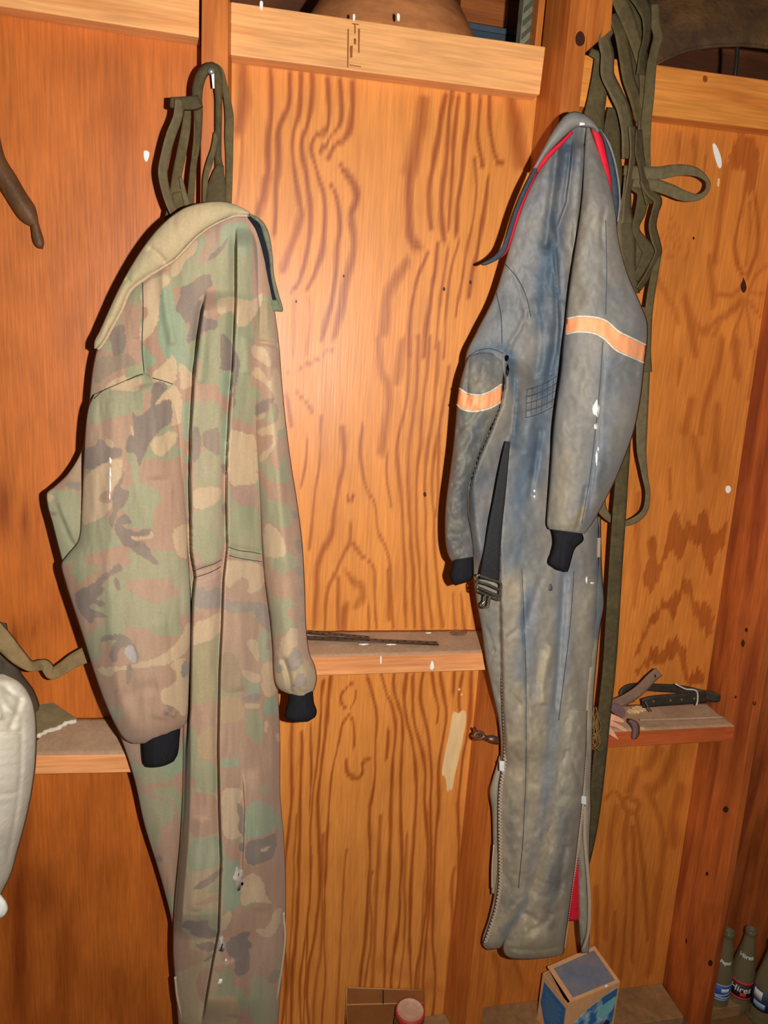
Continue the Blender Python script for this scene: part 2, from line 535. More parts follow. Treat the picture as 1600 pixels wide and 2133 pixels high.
GL('a', 20, [545,150,560,300,545,400,490,450,460,500,450,520], [1135,235,1130,330,1110,480,1105,600,1090,800,1085,900],
   [1240,240,1225,400,1230,480,1255,570,1250,590], [1280,650,1275,740,1250,900,1210,1050,1190,1250], [1030,960,1020,1100,1000,1230,970,1380,960,1540],
   [980,1020,940,1100,910,1230,890,1400,890,1540])
GL('a', 15, [1215,560,1225,700,1205,860,1180,960,1150,1150,1120,1330], [1080,980,1060,1150,1040,1300,1020,1500], [1130,960,1090,1120,1075,1300,1060,1540], s=.8)
GL('a', 32, [610,160,605,370,570,450,510,500,490,540], [550,590,620,680,635,740,600,820])
GL('a', 40, [350,830,320,950,260,1100], [600,860,620,950,600,1080,570,1200,545,1330,520,1440], s=.8)
GL('a', 70, [960,260,940,420,920,520,895,600], [1400,260,1420,400,1430,480,1450,580], [60,90,70,260,40,420], s=.75)
GL('a', 44, [895,600,885,700,890,850,890,940,930,985], [150,760,130,830], [180,640,160,760], s=.85)
GL('a', 56, [870,1080,820,1150,770,1250,780,1330,760,1420], s=.7)
GL('a', 22, [320,1250,320,1400,310,1540], [390,1240,400,1400,380,1540], [60,430,60,620,20,800], s=.5)
GL('b', 60, [770,0,790,240,850,320,860,480,830,600,790,830], [940,40,910,250,900,330], [600,1720,660,1760,670,1850,620,1900], s=.6)
GL('b', 20, [830,840,830,1000,860,1200], [270,720,250,950,225,1080], s=.8)
GL('b', 24, [990,0,985,380,930,640,900,760,910,900,930,1100,940,1260,960,1560,970,2060], [1050,0,1050,350,1000,620,980,800,980,1000,990,1200,1005,1500,1020,1700,1030,2060],
   [1130,0,1120,250,1080,500,1060,800,1040,1000,1040,1300,1045,1500,1070,1800,1090,2060], [1200,50,1180,300,1150,600,1110,800,1100,1000,1100,1250,1100,1500,1120,1750,1150,2060],
   [1270,200,1230,480,1190,700,1160,900,1150,1100,1170,1400,1170,1560,1200,1800,1220,2060], [1200,700,1200,950,1190,1200,1180,1280],
   [1300,1800,1310,2060], [1360,1800,1380,2060], [1420,1780,1450,2060], [370,560,365,850,330,1050,310,1250,290,1500],
   [660,620,640,800,660,980,690,1100,750,1180,760,1350,830,1500,870,1620,860,1800,880,2060], s=.75)
GL('b', 36, [520,640,530,900,490,1080,470,1230,450,1400,400,1500], [400,1480,370,1550,340,1640,340,1800,320,2050], s=.75)
GL('b', 24, [130,250,200,250,330,160,460,90], [200,400,260,460,300,520], [120,420,160,640], [575,1320,575,1460,520,1560,470,1680,410,1780,390,2060],
   [575,1440,650,1560,740,1600,750,1700,740,1850,760,2060], [500,1700,490,1900,490,2060], [700,1880,700,2060], [850,1650,850,2000], s=.75)
GL('b', 46, [540,1900,530,2060], [560,1670,600,1740], s=.7)
GL('b', 14, [575,1105,605,1140,575,1180,545,1140,575,1105], s=.9)
GL('e', 16, [270,470,240,700,230,1000,190,1200,180,1422], [170,800,170,1100,160,1400], [500,500,400,560,390,640,440,700,500,660,510,560],
   [450,720,400,800,380,960,330,1150,310,1400], [450,720,490,800,490,1000])
GL('e', 24, [320,450,300,640,280,900,240,1150,220,1400], [100,860,90,1422], [30,800,20,1422], [590,460,640,620,650,800,640,1000,650,1200,600,1422],
   [690,440,720,560,780,680,800,900,770,1100,760,1422], [790,440,780,560,830,700,850,860,840,1000,830,1422], [880,440,860,640,880,800,930,1000,950,1200,950,1422],
   [930,440,930,640,920,800,1000,1000,1020,1422], [1010,430,980,620,1000,760,1040,900,1060,1100,1060,1422], [1070,430,1090,560,1120,700,1100,800],
   [1130,430,1150,600,1180,750,1150,900,1110,1100,1120,1422], [1230,430,1220,600], [1290,430,1260,620,1270,700], [1350,430,1350,700,1330,900,1280,1100,1260,1422])
GL('e', 24, [430,1080,440,1180,490,1230,560,1180,540,1100,600,1060], [740,860,730,1080])
for i, (v, w, s, l) in enumerate([q for q in LINES if q[0] == 'e' and q[3][-1] >= 1350]):   # the same bands run on to the floor
    x, y = 600 + l[-2] * .28125, 1280 + l[-1] * .28125
    j = [0, 7, -5, 9, 3, -7, 5][i % 7]
    GL('f', w * .28, [x, y - 8, x + j - 3, y + 110, x - 9 + j, y + 240, x - 13 - j, y + 360, x - 18, 2140], s=s)
for i, x in enumerate((612, 668, 716, 771, 786, 842, 884, 940, 968)):
    GL('f', [5, 8, 6][i % 3], [x + 6, 1700 + 37 * (i % 4), x, 1830, x - 5 + 9 * (i % 2), 1950, x - 12, 2060, x - 16, 2140], s=.7)
GL('c', 60, [930,320,910,480,890,650,870,800,850,960], [640,1210,680,1360,720,1600], [1000,1500,1000,1750], [700,1900,650,2133], s=.6)
GL('c', 30, [1070,400,1040,560,1000,720,985,860,1010,1000,1040,1060], [1120,500,1150,700,1150,880,1100,1000,1070,1060], s=.75)
GL('c', 48, [820,930,820,1060,840,1200,840,1260], [1040,1220,900,1350,750,1450], [900,1500,880,1700,800,1850,760,2133], s=.6)
GL('c', 24, [1050,1220,1000,1400,960,1550], [1060,1220,1090,1400,1100,1550], [1070,1210,1160,1350], [1080,1180,1214,1170], [1090,1150,1130,1050,1214,990],
   [1050,1140,930,1200,860,1190], [1090,560,1090,800,1060,1000], [790,250,780,380], [620,1650,600,1800], [1130,1560,1080,1900], s=.55)
GL('c', 15, [540,775,585,840,540,910,495,840,540,775], [545,725,640,840,550,960,440,850,545,725], [545,680,690,830,650,960], s=.4)
GL('c', 40, [450,1060,520,1200,580,1300,600,1400], [700,1380,840,1500,900,1340], [700,130,720,240,700,330], [610,100,600,260], s=.45)
GL('d', 40, [340,600,320,800,330,1000,330,1200,310,1400], s=.5)
GL('d', 20, [560,430,560,640], s=.6)
GL('d', 60, [900,0,880,250,890,450], [730,200,760,400,770,560], s=.5)
POLYS = [('d', .8, [560,770,620,700,630,780,650,830,700,790,720,870,820,690,870,960,970,740,950,960,890,1050,840,1180,800,1080,790,960,740,980,690,960,640,1060,600,1040,570,980,520,1100,470,1290,360,1270,380,1120,420,1050,400,960,390,920,440,900,470,960,460,1100,500,1130,540,900]),
  ('d', .8, [680,1190,720,1250,740,1390,800,1370,850,1400,850,1480,890,1480,830,1620,800,1560,730,1490,690,1300,640,1330,590,1480,560,1500,540,1420,470,1460,410,1560,340,1750,290,1830,370,1600,420,1470,490,1370,570,1380,620,1270]),
  ('d', .85, [620,1570,640,1650,690,1650,680,1800,710,1890,770,1840,800,1880,800,1960,690,1960,640,1800,620,1700,590,1780,500,1830,440,1820,360,1820,350,1900,300,1900,440,1700,480,1660,490,1760,540,1680]),
  ('c', .75, [990,90,1150,110,1140,400,1080,530,1060,400,1060,320,930,340,940,240])]
GL('f', 9, [1310,1690,1300,1750,1305,1850,1300,1960,1290,2040], [1325,1690,1335,1760,1345,1850,1350,1960], [1262,1660,1285,1650,1300,1670], [1240,1850,1245,1950,1240,2040], [1300,1665,1322,1660,1334,1680,1316,1696,1300,1682,1300,1665], [1280,1900,1278,1970,1270,2040], [1318,1720,1322,1800,1320,1900,1316,2000], s=.6)
GL('f', 14, [1285,1680,1270,1740,1265,1850,1262,1950], [1345,1640,1375,1700,1385,1760,1375,1850], [1330,1600,1310,1650], [1390,1750,1370,1850,1365,1950,1350,2030], [1030,1990,1040,2040,1036,2090], [1070,2000,1090,2050], s=.55)
GL('f', 24, [1410,1540,1390,1610,1355,1650], [1420,1640,1400,1700,1405,1760], [1370,1560,1350,1600], s=.6)
GL('f', 40, [1050,2010,1090,2050,1110,2080], [800,2010,860,2040,910,2060], s=.3)  # broad faint darker patches at the foot of the right and middle bays

def figure(px, py):
    """Vectorised darkness 0..1 of the veneer of all three bays."""
    jx = px + 2.5 * vnoise(px, py, 9, 60, 1.0) + 2 * vnoise(px, py, 60, 90, 2.0)
    jy = py + 8 * vnoise(px, py, 10, 60, 3.0)
    f = 0.16 * np.clip(vnoise(px, py, 15, 420, 4.0, 3) + .3, 0, 1) + 0.1 * np.clip(vnoise(px, py, 5, 300, 6.0, 2), 0, 1)
    for v, w, s, l in LINES:
        ox, oy, sc = G[v]
        P = chaikin(pairs(l, ox, oy, sc), 2, closed=False)
        hw = w * sc * 0.68
        d, t = seg_dist(jx, jy, P, hw * 3 + 8)
        ww = hw * (0.85 + 0.35 * vnoise(px, py, 30, 80, 5.0))
        # late wood: sharp on one side, soft on the other
        f = np.maximum(f, s * np.clip(1.2 - d / np.maximum(ww, 1.5), 0, 1)**0.6)
    for v, s, l in POLYS:
        ox, oy, sc = G[v]
        k = in_poly(jx, jy + 16 * vnoise(px, py, 5, 90, 15.0, 2), chaikin(pairs(l, ox, oy, sc), 1))
        f = np.where(k, np.maximum(f, s * (0.9 + .15 * vnoise(px, py, 12, 50, 8.0))), f)
    # left bay: only soft stains, a few drips
    lb = px < 420
    st = 0.35 * np.clip(vnoise(px, py, 120, 160, 11.0, 3), 0, 1) + 0.18 * np.clip(vnoise(px, py, 14, 160, 12.0, 2), 0, 1)
    st = st + np.where(py > 1600, 0.8 * np.clip(vnoise(px, py, 46, 260, 13.0, 3) + .05, 0, 1), 0)
    for (x, y, r1, r2, s) in [(8, 1060, 14, 60, .9), (52, 1075, 6, 40, .7), (30, 1330, 10, 30, .8), (70, 1315, 4, 14, .7), (150, 1130, 4, 10, .5), (170, 130, 70, 60, .3),
                              (95, 1850, 50, 60, .35), (140, 1960, 30, 90, .45), (40, 1980, 12, 160, .6), (230, 1830, 40, 60, .3), (250, 260, 40, 90, .3), (60, 420, 80, 100, -.25), (220, 520, 90, 60, -.2)]:
        st = st + s * np.exp(-(((px - x) / r1)**2 + ((py - y) / r2)**2))
    f = np.where(lb, np.clip(st, 0, 1), f)
    return np.clip(f, 0, 1)

def panel(name, x0, x1, z0, z1, m, dx=0.0027, dz=0.009):
    nx = int((x1 - x0) / dx) + 1; nz = int((z1 - z0) / dz) + 1
    X, Z = np.meshgrid(np.linspace(x0, x1, nx), np.linspace(z0, z1, nz))
    P = np.stack([X, np.zeros_like(X), Z], -1)
    v = P - CAM_POS
    zc = np.maximum(v @ fwd, 0.2)
    px = FW / 2 + FPX * (v @ RGT) / zc; py = FH / 2 - FPX * (v @ UPV) / zc
    f = figure(px, py)
    V = P.reshape(-1, 3)
    idx = np.arange(nx * nz).reshape(nz, nx)
    faces = [(int(idx[j, i]), int(idx[j, i + 1]), int(idx[j + 1, i + 1]), int(idx[j + 1, i])) for j in range(nz - 1) for i in range(nx - 1)]
    # back skin so that the sheet has its real thickness
    n = len(V); th = 0.0095
    B = np.array([(x0, th, z0), (x1, th, z0), (x1, th, z1), (x0, th, z1)])
    V = np.vstack([V, B])
    faces.append((n + 3, n + 2, n + 1, n))
    faces.append(tuple([int(k) for k in idx[0, ::-1]] + [n, n + 1])); faces.append(tuple([int(k) for k in idx[-1]] + [n + 2, n + 3]))
    faces.append(tuple([int(k) for k in idx[:, 0]] + [n + 3, n])); faces.append(tuple([int(k) for k in idx[::-1, -1]] + [n + 1, n + 2]))
    me = bpy.data.meshes.new(name)
    me.from_pydata([tuple(p) for p in V], [], faces); me.update()
    c = np.zeros((len(V), 3)); c[:n] = f.reshape(-1)[:, None]
    set_color(me, 'figure', c)
    return link(name, me, m, kind='structure')

RAILTOP = 2.165
panel('wall_back', -0.62, 0.0195, -0.02, 2.45, M_PLY_L, dx=0.005, dz=0.009)
panel('wall_back.001', 0.0195, 0.625, -0.02, RAILTOP - 0.01, M_PLY_C)
panel('wall_back.002', 0.625, 1.205, -0.02, RAILTOP - 0.01, M_PLY_R, dx=0.003)
box('wall_right', 1.205, 1.95, 0.0, 0.012, -0.02, 2.45, M_STUD_DARK, kind='structure', bevel=0)
box('floor', -1.6, 2.4, -2.6, 0.75, -0.06, 0.0, M_FLOOR, kind='structure', bevel=0)
box('wall_far', -1.6, 2.4, 0.70, 0.75, 0.0, 2.9, M_DARKWOOD, kind='structure', bevel=0)
box('ceiling', -1.6, 2.4, -0.02, 0.75, 2.75, 2.80, M_DARKWOOD, kind='structure', bevel=0)
box('trim_1', 0.035, 1.95, 0.0, 0.70, 2.095, 2.110, M_DARKWOOD, kind='structure', bevel=0)   # loft boards behind the blocking

def Pt(x, y, d): return tuple(float(k) for k in at(x, y, d))
def vpost(name, fl_, fr, dF, bl, br, m, z0=0.0, z1=2.5):
    """Upright from picture points on its front left / right edge and on its back edges (two points each)."""
    def line(pq, d):
        a = np.array(at(pq[0], pq[1], d)); b = np.array(at(pq[2], pq[3], d))
        k = lambda z: a + (b - a) * ((z - a[2]) / (b[2] - a[2]))
        return k
    A, B, C, D = line(fl_, dF), line(fr, dF), line(bl, 0.0), line(br, 0.0)
    return prism(name, [A(z0), B(z0), B(z1), A(z1)], [C(z0), D(z0), D(z1), C(z1)], m, kind='structure', bevel=0.002)

vpost('trim_2', (420, 0, 417, 415), (476, 0, 474, 415), 0.089, (428, 0, 424, 415), (484, 0, 481, 415), M_STUD)
vpost('trim_3', (1190, 0, 974, 2100), (1232, 0, 1007, 2100), 0.089, (1138, 0, 926, 2090), (1186, 0, 966, 2090), M_STUD, z0=0.037)
vpost('trim_4', (1556, 1560, 1482, 2030), (1573, 1560, 1497, 2030), 0.125, (1467, 1464, 1387, 2000), (1485, 1464, 1404, 2000), M_STUD_DARK)

def beam(name, quad, dF, m, dB=0.001, bevel=0.002, kind='structure', parent=None):
    """Board from the four picture corners of its front face (TL, TR, BR, BL)."""
    F = [Pt(x, y, dF) for x, y in quad]
    Bk = [(p[0], -dB, p[2]) for p in F]
    return prism(name, F, Bk, m, parent, bevel=bevel, kind=kind)
beam('trim_5', [(-140, -122), (418, -34), (416, 78), (-140, -10)], 0.038, M_RAIL)
beam('trim_6', [(481, 3), (1137, 97), (1125, 197), (480, 114)], 0.038, M_RAIL)
beam('trim_7', [(1216, 113), (1680, 178), (1680, 280), (1206, 221)], 0.038, M_RAIL_R)
# scab block nailed to the right side of the right stud
beam('trim_8', [(1232, -60), (1281, -60), (1274, 62), (1222, 108)], 0.080, M_STUD, dB=0.04)

# sill plates, one per bay
box('trim_9', -0.62, 0.60, -0.089, -0.001, 0.0, 0.034, M_SILL, kind='structure')
box('trim_10', 0.60, 1.19, -0.10, -0.001, 0.0, 0.037, M_SILL, kind='structure')
box('trim_11', 1.225, 1.95, -0.089, -0.001, 0.0, 0.034, M_SILL, kind='structure')

def ledge(name, quad, d, back, m, label):
    """Short board on edge of the bay: TL, TR, BR, BL of the front face, and where its top meets the plywood (left, right)."""
    r = thing(name, label, 'shelf', at((quad[0][0] + quad[1][0]) / 2, quad[2][1], d))
    F = [Pt(x, y, d) for x, y in quad]
    bl, br = Pt(*back[0], 0.001), Pt(*back[1], 0.001)
    h0 = F[0][2] - F[3][2]
    B = [bl, br, (br[0], br[1], br[2] - h0), (bl[0], bl[1], bl[2] - h0)]
    prism('plank', F, B, m, r, bevel=0.0015)
    # settled dust over the top
    T = [np.array(F[0]), np.array(F[1]), np.array(B[1]), np.array(B[0])]
    T = [t + np.array([0, 0.0012 if i < 2 else -0.0005, 0.0006]) for i, t in enumerate(T)]
    nx, ny = 60, 10
    V = []
    for j in range(ny):
        for i in range(nx):
            a, b = i / (nx - 1), j / (ny - 1)
            p = (T[0] * (1 - a) + T[1] * a) * (1 - b) + (T[3] * (1 - a) + T[2] * a) * b
            p = p + np.array([0, 0, 0.0016 * abs(mnoise.noise(Vector((p[0] * 40, p[1] * 60, 1.3)))) + 0.0008])
            V.append(p)
    fs = [(j * nx + i, j * nx + i + 1, (j + 1) * nx + i + 1, (j + 1) * nx + i) for j in range(ny - 1) for i in range(nx - 1)]
    n = len(V)
    V += [t - np.array([0, 0, 0.001]) for t in T]
    fs += [tuple(range(nx - 1, -1, -1)) + (n, n + 1), tuple(range((ny - 1) * nx, ny * nx)) + (n + 2, n + 3), (n + 3, n + 2, n + 1, n)]
    dust = link('dust', mesh('dust', V, fs), M_DUST, r, smooth=True)
    dust['kind'] = 'stuff'
    return r
L_MID = ledge('ledge_shelf', [(560, 1373), (1012, 1360), (1015, 1396), (560, 1411)], 0.089, [(560, 1316), (1010, 1313)], M_SHELF,
      'pine ledge between the studs in the middle bay, perforated metal strips lying on it')
L_LEFT = ledge('ledge_shelf', [(-120, 1577), (392, 1571), (394, 1607), (-120, 1617)], 0.089, [(-120, 1499), (392, 1495)], M_SHELF,
      'lowest pine ledge, in the left bay, running behind the white sack')
L_RIGHT = ledge('ledge_shelf', [(1078, 1535), (1546, 1513), (1543, 1543), (1078, 1567)], 0.089, [(1060, 1477), (1477, 1464)], M_SHELF_R,
      'dark pine ledge in the right bay carrying a belt and dry leaves')

# ------------------------------------------------------------------ camouflage coverall
T_, B_, G_, g_, K_ = (184, 156, 120), (154, 114, 92), (124, 134, 100), (112, 140, 112), (88, 80, 80)
CV = {'A': (180, 400, .3), 'B': (80, 760, .2125), 'C': (360, 760, .1875), 'D': (100, 1120, .2344), 'E': (370, 1120, .2344), 'F': (260, 1560, .2687)}
CAMO = []
def cp(v, c, *ls):
    for l in ls: CAMO.append((v, c, l))
O_ = (134, 118, 82); P_ = (150, 116, 104); Y_ = (162, 132, 90); D_ = (120, 102, 86); S_ = (108, 104, 104)
# upper body
cp('A', G_, [640,560,690,470,760,420,840,450,930,330,930,260,980,210,1080,205,1130,240,1150,330,1150,480,1160,600,1140,760,1040,740,940,740,900,700,880,640,860,560,800,575,740,590,650,640,600,620])
cp('A', P_, [840,250,940,200,1010,165,1100,150,1140,240,1080,205,980,210,930,260,920,330,880,390,840,380], [770,440,840,430,850,480,800,510,765,490], [1150,450,1190,330,1215,480,1215,620,1180,720,1150,770])
cp('A', g_, [930,330,930,260,980,210,1080,205,1130,240,1150,330,1140,420,1000,440,940,360], [790,300,825,290,830,350,800,420,775,400])
cp('A', T_, [590,500,700,370,770,310,770,420,690,470,640,580,590,600])
cp('A', K_, [860,430,930,380,985,310,975,370,910,445,860,475,835,470], [650,660,740,630,760,590,850,565,870,600,880,650,850,680,760,750,820,750,800,880,915,880,915,960,800,960,790,1030,740,1020,700,1055,690,1020,720,960,720,900,680,920,670,860,620,830,620,790,650,740])
cp('A', B_, [830,680,870,660,900,740,915,880,800,880,820,760])
cp('A', T_, [900,760,960,730,1040,730,1140,770,1210,700,1240,720,1150,900,1100,930,1040,950,1030,840,980,825,920,860])
cp('A', G_, [920,860,980,825,1030,840,1040,950,1120,920,1150,900,1180,920,1130,1050,1130,1340,780,1340,800,960,915,960])
cp('A', K_, [930,985,960,980,1020,1060,1030,1100,1060,1140,1070,1190,1040,1290,1020,1240,930,1240,925,1090])
cp('A', g_, [520,660,590,640,620,830,670,860,690,940,700,1100,740,1140,770,1250,660,1250,600,1240,540,1140,500,1030,490,960,510,800])
cp('A', T_, [380,640,560,560,590,640,520,660,510,800,490,940,400,1040,370,1040,380,900,430,830,380,780])
cp('A', B_, [300,760,350,800,370,920,370,1040,400,1040,380,1200,280,1210,280,1050,270,940,220,900], [360,700,380,790,430,800,430,840,390,910,365,890])
cp('A', D_, [60,1150,180,1130,220,1140,280,1110,370,1200,250,1220,150,1280,40,1360])
cp('A', K_, [160,960,220,920,270,920,275,1100,220,1140,180,1130,180,1060,150,1010])
cp('A', g_, [370,1100,400,1050,440,1130,500,1160,440,1240,400,1200])
cp('A', T_, [440,1270,540,1190,620,1110,640,1340,470,1340], [640,1160,740,1260,760,1340,650,1340])
cp('A', O_, [1150,900,1240,720,1290,850,1320,1000,1330,1060,1200,1035,1180,980])
cp('A', B_, [1130,1050,1200,1035,1290,1040,1340,1100,1360,1340,1140,1340])
cp('A', T_, [1140,1080,1180,1060,1250,1090,1290,1190,1270,1220,1220,1190,1150,1140], [1140,1230,1200,1210,1270,1310,1290,1340,1240,1340])
# left sleeve and hip
cp('B', G_, [490,430,560,290,640,220,760,240,920,270,1020,200,1040,330,1000,520,930,460,900,480,760,520,560,545,440,600])
cp('B', T_, [640,215,770,130,830,100,900,90,1020,120,1000,230,930,275,800,240,690,240])
cp('B', G_, [820,110,880,80,1000,90,1020,130,900,130])
cp('B', T_, [1120,430,1180,330,1280,230,1350,180,1420,350,1420,560,1290,620,1310,540,1310,400,1280,325,1200,360])
cp('B', K_, [1100,230,1150,150,1270,190,1270,240,1180,330,1130,430,1230,350,1290,330,1310,400,1310,520,1280,590,1190,650,1120,720,1080,800,1040,890,1000,990,975,980,960,880,930,850,850,870,880,690,950,700,930,620,920,440,960,520,1030,480,1100,430])
cp('B', T_, [900,580,930,620,945,700,910,690], [1090,790,1130,720,1310,640,1370,680,1370,720,1240,880,1170,895,1120,860])
cp('B', K_, [440,800,570,800,590,715,640,740,680,820,760,800,825,820,825,910,740,910,640,980,540,1010,440,1030])
cp('B', T_, [640,730,720,720,750,800,690,820], [440,1100,560,1010,700,940,840,920,810,1040,800,1120,740,1190,700,1300,730,1390,640,1480,520,1560,420,1580,430,1300])
cp('B', B_, [570,1330,640,1240,720,1230,740,1350,640,1360])
cp('B', K_, [830,1060,850,1060,840,1130,790,1220,890,1220,890,1290,830,1400,780,1430,760,1500,740,1600,670,1590,700,1480,730,1400,720,1300,740,1200,790,1160],
   [790,1470,860,1460,920,1530,900,1560,820,1570,850,1600,900,1620,980,1640,1030,1600,1100,1600,1110,1670,1000,1680,900,1670,920,1720,1080,1800,1110,1900,980,1900,900,1780,830,1780,780,1680,750,1620,760,1540])
cp('B', T_, [900,1670,1000,1690,1090,1690,1100,1620,1130,1660,1130,1700,1000,1720,920,1710])
cp('B', G_, [410,1590,640,1490,700,1480,690,1590,760,1660,830,1790,740,1830,560,1840,460,1860,410,1800])
cp('B', T_, [1300,1660,1360,1580,1480,1550,1520,1700,1500,1900,1360,1900])
cp('B', G_, [60,1250,240,1220,420,1240,420,1800,460,1860,200,1900,130,1640,40,1400])
cp('B', (160,132,104), [270,1100,430,690,440,1160,330,1130])
cp('B', S_, [240,1190,310,1130,430,1160,420,1240,300,1210])
cp('B', T_, [50,1270,160,1270,150,1330,40,1350])
cp('B', K_, [90,1440,190,1430,180,1480,110,1490])
# middle of the body
cp('C', G_, [280,0,530,0,520,210,270,240])
cp('C', T_, [70,0,150,60,180,100,260,110,260,210,160,260,80,290])
cp('C', B_, [80,300,160,250,260,210,330,270,380,230,520,210,525,350,650,360,640,500,540,520,520,395,250,410,80,410])
cp('C', g_, [520,70,660,70,650,350,530,340])
cp('C', G_, [740,60,850,0,870,200,900,600,900,720,830,660,740,630,650,560,660,490,700,470,690,330,720,200])
cp('C', K_, [520,0,680,0,660,70,520,60], [670,20,740,50,740,110,700,200,690,330,700,470,660,490,670,250])
cp('C', B_, [650,570,740,610,820,660,900,670,920,780,800,750,700,720,630,720])
cp('C', T_, [620,730,700,720,800,760,920,780,930,1100,950,1310,850,1330,740,1340,620,1360])
cp('C', P_, [620,1370,740,1340,950,1320,970,1560,850,1590,740,1540,620,1480])
cp('C', G_, [620,1480,740,1540,850,1590,970,1560,980,2140,600,2140], [240,410,520,400,530,660,440,710,340,730,300,770,240,680])
cp('C', K_, [220,690,270,680,300,760,320,800,310,960,230,1120,200,1000], [330,740,440,720,520,680,530,1040,440,960,350,920,330,880])
cp('C', G_, [230,1120,320,950,440,960,530,1040,530,1360,380,1350,230,1400], [220,1600,310,1610,420,1570,540,1510,520,2000,520,2140,220,2140,210,1800])
cp('C', T_, [230,1380,380,1350,540,1360,530,1510,400,1580,310,1610,220,1580])
cp('C', g_, [530,540,620,540,600,1100,540,1080], [80,410,240,410,210,820,110,870], [120,1030,200,980,200,1080,120,1110])
cp('C', K_, [540,1090,600,1100,600,1230,540,1220], [550,1530,600,1520,610,1670,550,1680], [160,1690,210,1690,200,1760,160,1760])
cp('C', B_, [530,1250,600,1230,600,1520,540,1500], [110,880,200,840,200,960,120,1020], [120,1120,200,1090,200,1180,130,1200])
cp('C', G_, [540,1700,600,1680,610,1960,540,1960], [130,1210,200,1190,210,1680,160,1680])
cp('C', T_, [880,60,960,60,1020,180,1090,200,1130,0,1190,130,1230,400,1240,620,1250,700,1160,720,1160,880,960,1130,950,1010,1100,900,1130,800,1100,770,960,800,920,720,1140,650,1180,560,1170,450,1120,420,1140,350,1060,240,960,160,870,110])
cp('C', G_, [870,220,960,250,1000,370,890,430])
cp('C', K_, [900,480,940,420,1020,380,1090,380,1130,350,1120,410,1080,450,1060,520,1000,520,940,560,910,560])
cp('C', T_, [920,590,960,560,1030,520,1020,580,950,620,920,610])
cp('C', g_, [1190,1100,1240,1000,1270,1050,1260,1200,1190,1140])
cp('C', G_, [980,1460,1040,1480,1280,1560,1320,1580,1330,1800,1200,1810,1040,1740,1000,1700])
cp('C', T_, [1020,1750,1100,1780,1190,1860,1270,2010,1220,2110,1080,2140,1010,2140])
cp('C', S_, [1330,1580,1390,1660,1390,1730,1330,1700])
# lower part of the left sleeve
cp('D', G_, [60,60,240,0,640,0,600,90,560,120,330,150,80,290], [690,130,740,110,900,130,980,140,1120,150,1120,180,1260,230,1260,370,860,360,700,380,640,300,720,220], [250,280,480,240,440,310,300,320])
cp('D', B_, [310,160,480,120,580,90,690,70,700,130,740,210,720,250,600,230,480,270,330,240])
cp('D', G_, [420,560,510,440,540,360,640,300,700,380,690,440,740,500,960,590,1150,660,1140,780,1000,830,800,800,680,780,560,800,540,720,500,660,370,630,360,600,470,610,515,605,500,570])
cp('D', K_, [230,470,380,430,480,330,580,280,580,240,650,230,670,310,580,320,500,390,470,440,510,440,470,510,420,560,500,570,515,605,470,610,380,580,360,630,500,660,540,720,400,700,410,760,370,770,300,680,250,600],
   [580,360,620,360,645,460,625,480,590,410], [640,0,740,0,860,60,910,100,920,160,980,210,975,240,930,230,880,190,800,160,740,90,680,80])
cp('D', T_, [430,1150,560,1150,700,1140,860,1100,1040,1040,1180,900,1260,700,1280,960,1180,1060,1060,1130,960,1140,800,1160,700,1170,600,1180,560,1240,460,1210],
   [1060,1140,1180,1060,1250,1080,1240,1640,1130,1500,1000,1470,1000,1350,1130,1300,1160,1200])
cp('D', K_, [460,900,500,870,680,850,720,890,790,980,820,1040,800,1100,770,1110,690,1040,690,960,620,1000,610,1120,560,1110,545,1030,580,950,620,910,540,920,480,925], [700,1110,755,1130,740,1260,720,1320,690,1300])
cp('D', (158,158,166), [680,990,720,950,760,960,790,1070,780,1120,730,1110,690,1050])
cp('D', S_, [1190,1120,1250,1050,1250,1240,1180,1240])
cp('D', D_, [560,1380,640,1330,600,1400], [1030,1500,1130,1490,1090,1560,1010,1590])
cp('D', P_, [700,1740,760,1840,830,1860,830,1990,700,1960])
cp('D', g_, [690,2000,840,2020,960,2050,1120,1980,1180,1880,1220,1720,1230,2140,740,2140])
# legs
cp('E', G_, [130,0,430,0,400,60,370,190,260,280,210,180], [450,0,740,0,750,220,450,180])
cp('E', P_, [100,120,210,200,250,300,390,270,400,430,390,480,140,500])
cp('E', S_, [140,500,180,430,230,440,240,480,290,470,340,430,390,440,400,620,300,640,140,630])
cp('E', B_, [140,640,300,640,340,630,270,700,140,760])
cp('E', T_, [130,760,270,720,370,650,390,700,370,880,170,960,130,950])
cp('E', (136,130,88), [130,960,370,890,360,1430,180,1480,110,1480,110,1100])
cp('E', B_, [110,1500,340,1460,350,1600,180,1700,110,1650])
cp('E', G_, [60,1700,170,1700,170,1860,200,1980,350,2000,360,2140,40,2140])
cp('E', Y_, [180,1760,340,1640,360,1900,320,1980,200,1960,170,1860])
cp('E', T_, [420,200,440,190,760,230,790,350,750,460,600,510,640,430,630,380,590,350,560,350,540,410,480,440,420,440])
cp('E', B_, [420,440,480,440,560,350,640,390,600,510,720,480,800,450,830,610,730,560,560,570,540,520,410,540])
cp('E', B_, [390,690,500,690,650,660,720,740,720,880,620,890,580,920,540,1010,640,1060,720,1150,730,1220,620,1200,540,1100,500,1030,400,1100,380,1000])
cp('E', S_, [410,540,480,570,540,560,560,580,700,560,830,620,840,870,760,800,700,720,680,640,600,660,500,680,410,650])
cp('E', T_, [590,920,720,890,730,1130,660,1030], [560,1150,700,1210,740,1220,740,1300,600,1270])
cp('E', g_, [720,810,840,870,840,1080,740,1120,710,1000])
cp('E', S_, [790,930,840,890,840,1000,780,990])
cp('E', (126, 106, 74), [380,1010,520,1030,560,1150,580,1280,590,1380,380,1380,360,1200])
cp('E', T_, [740,1120,850,1080,870,1280,880,1400,750,1430])
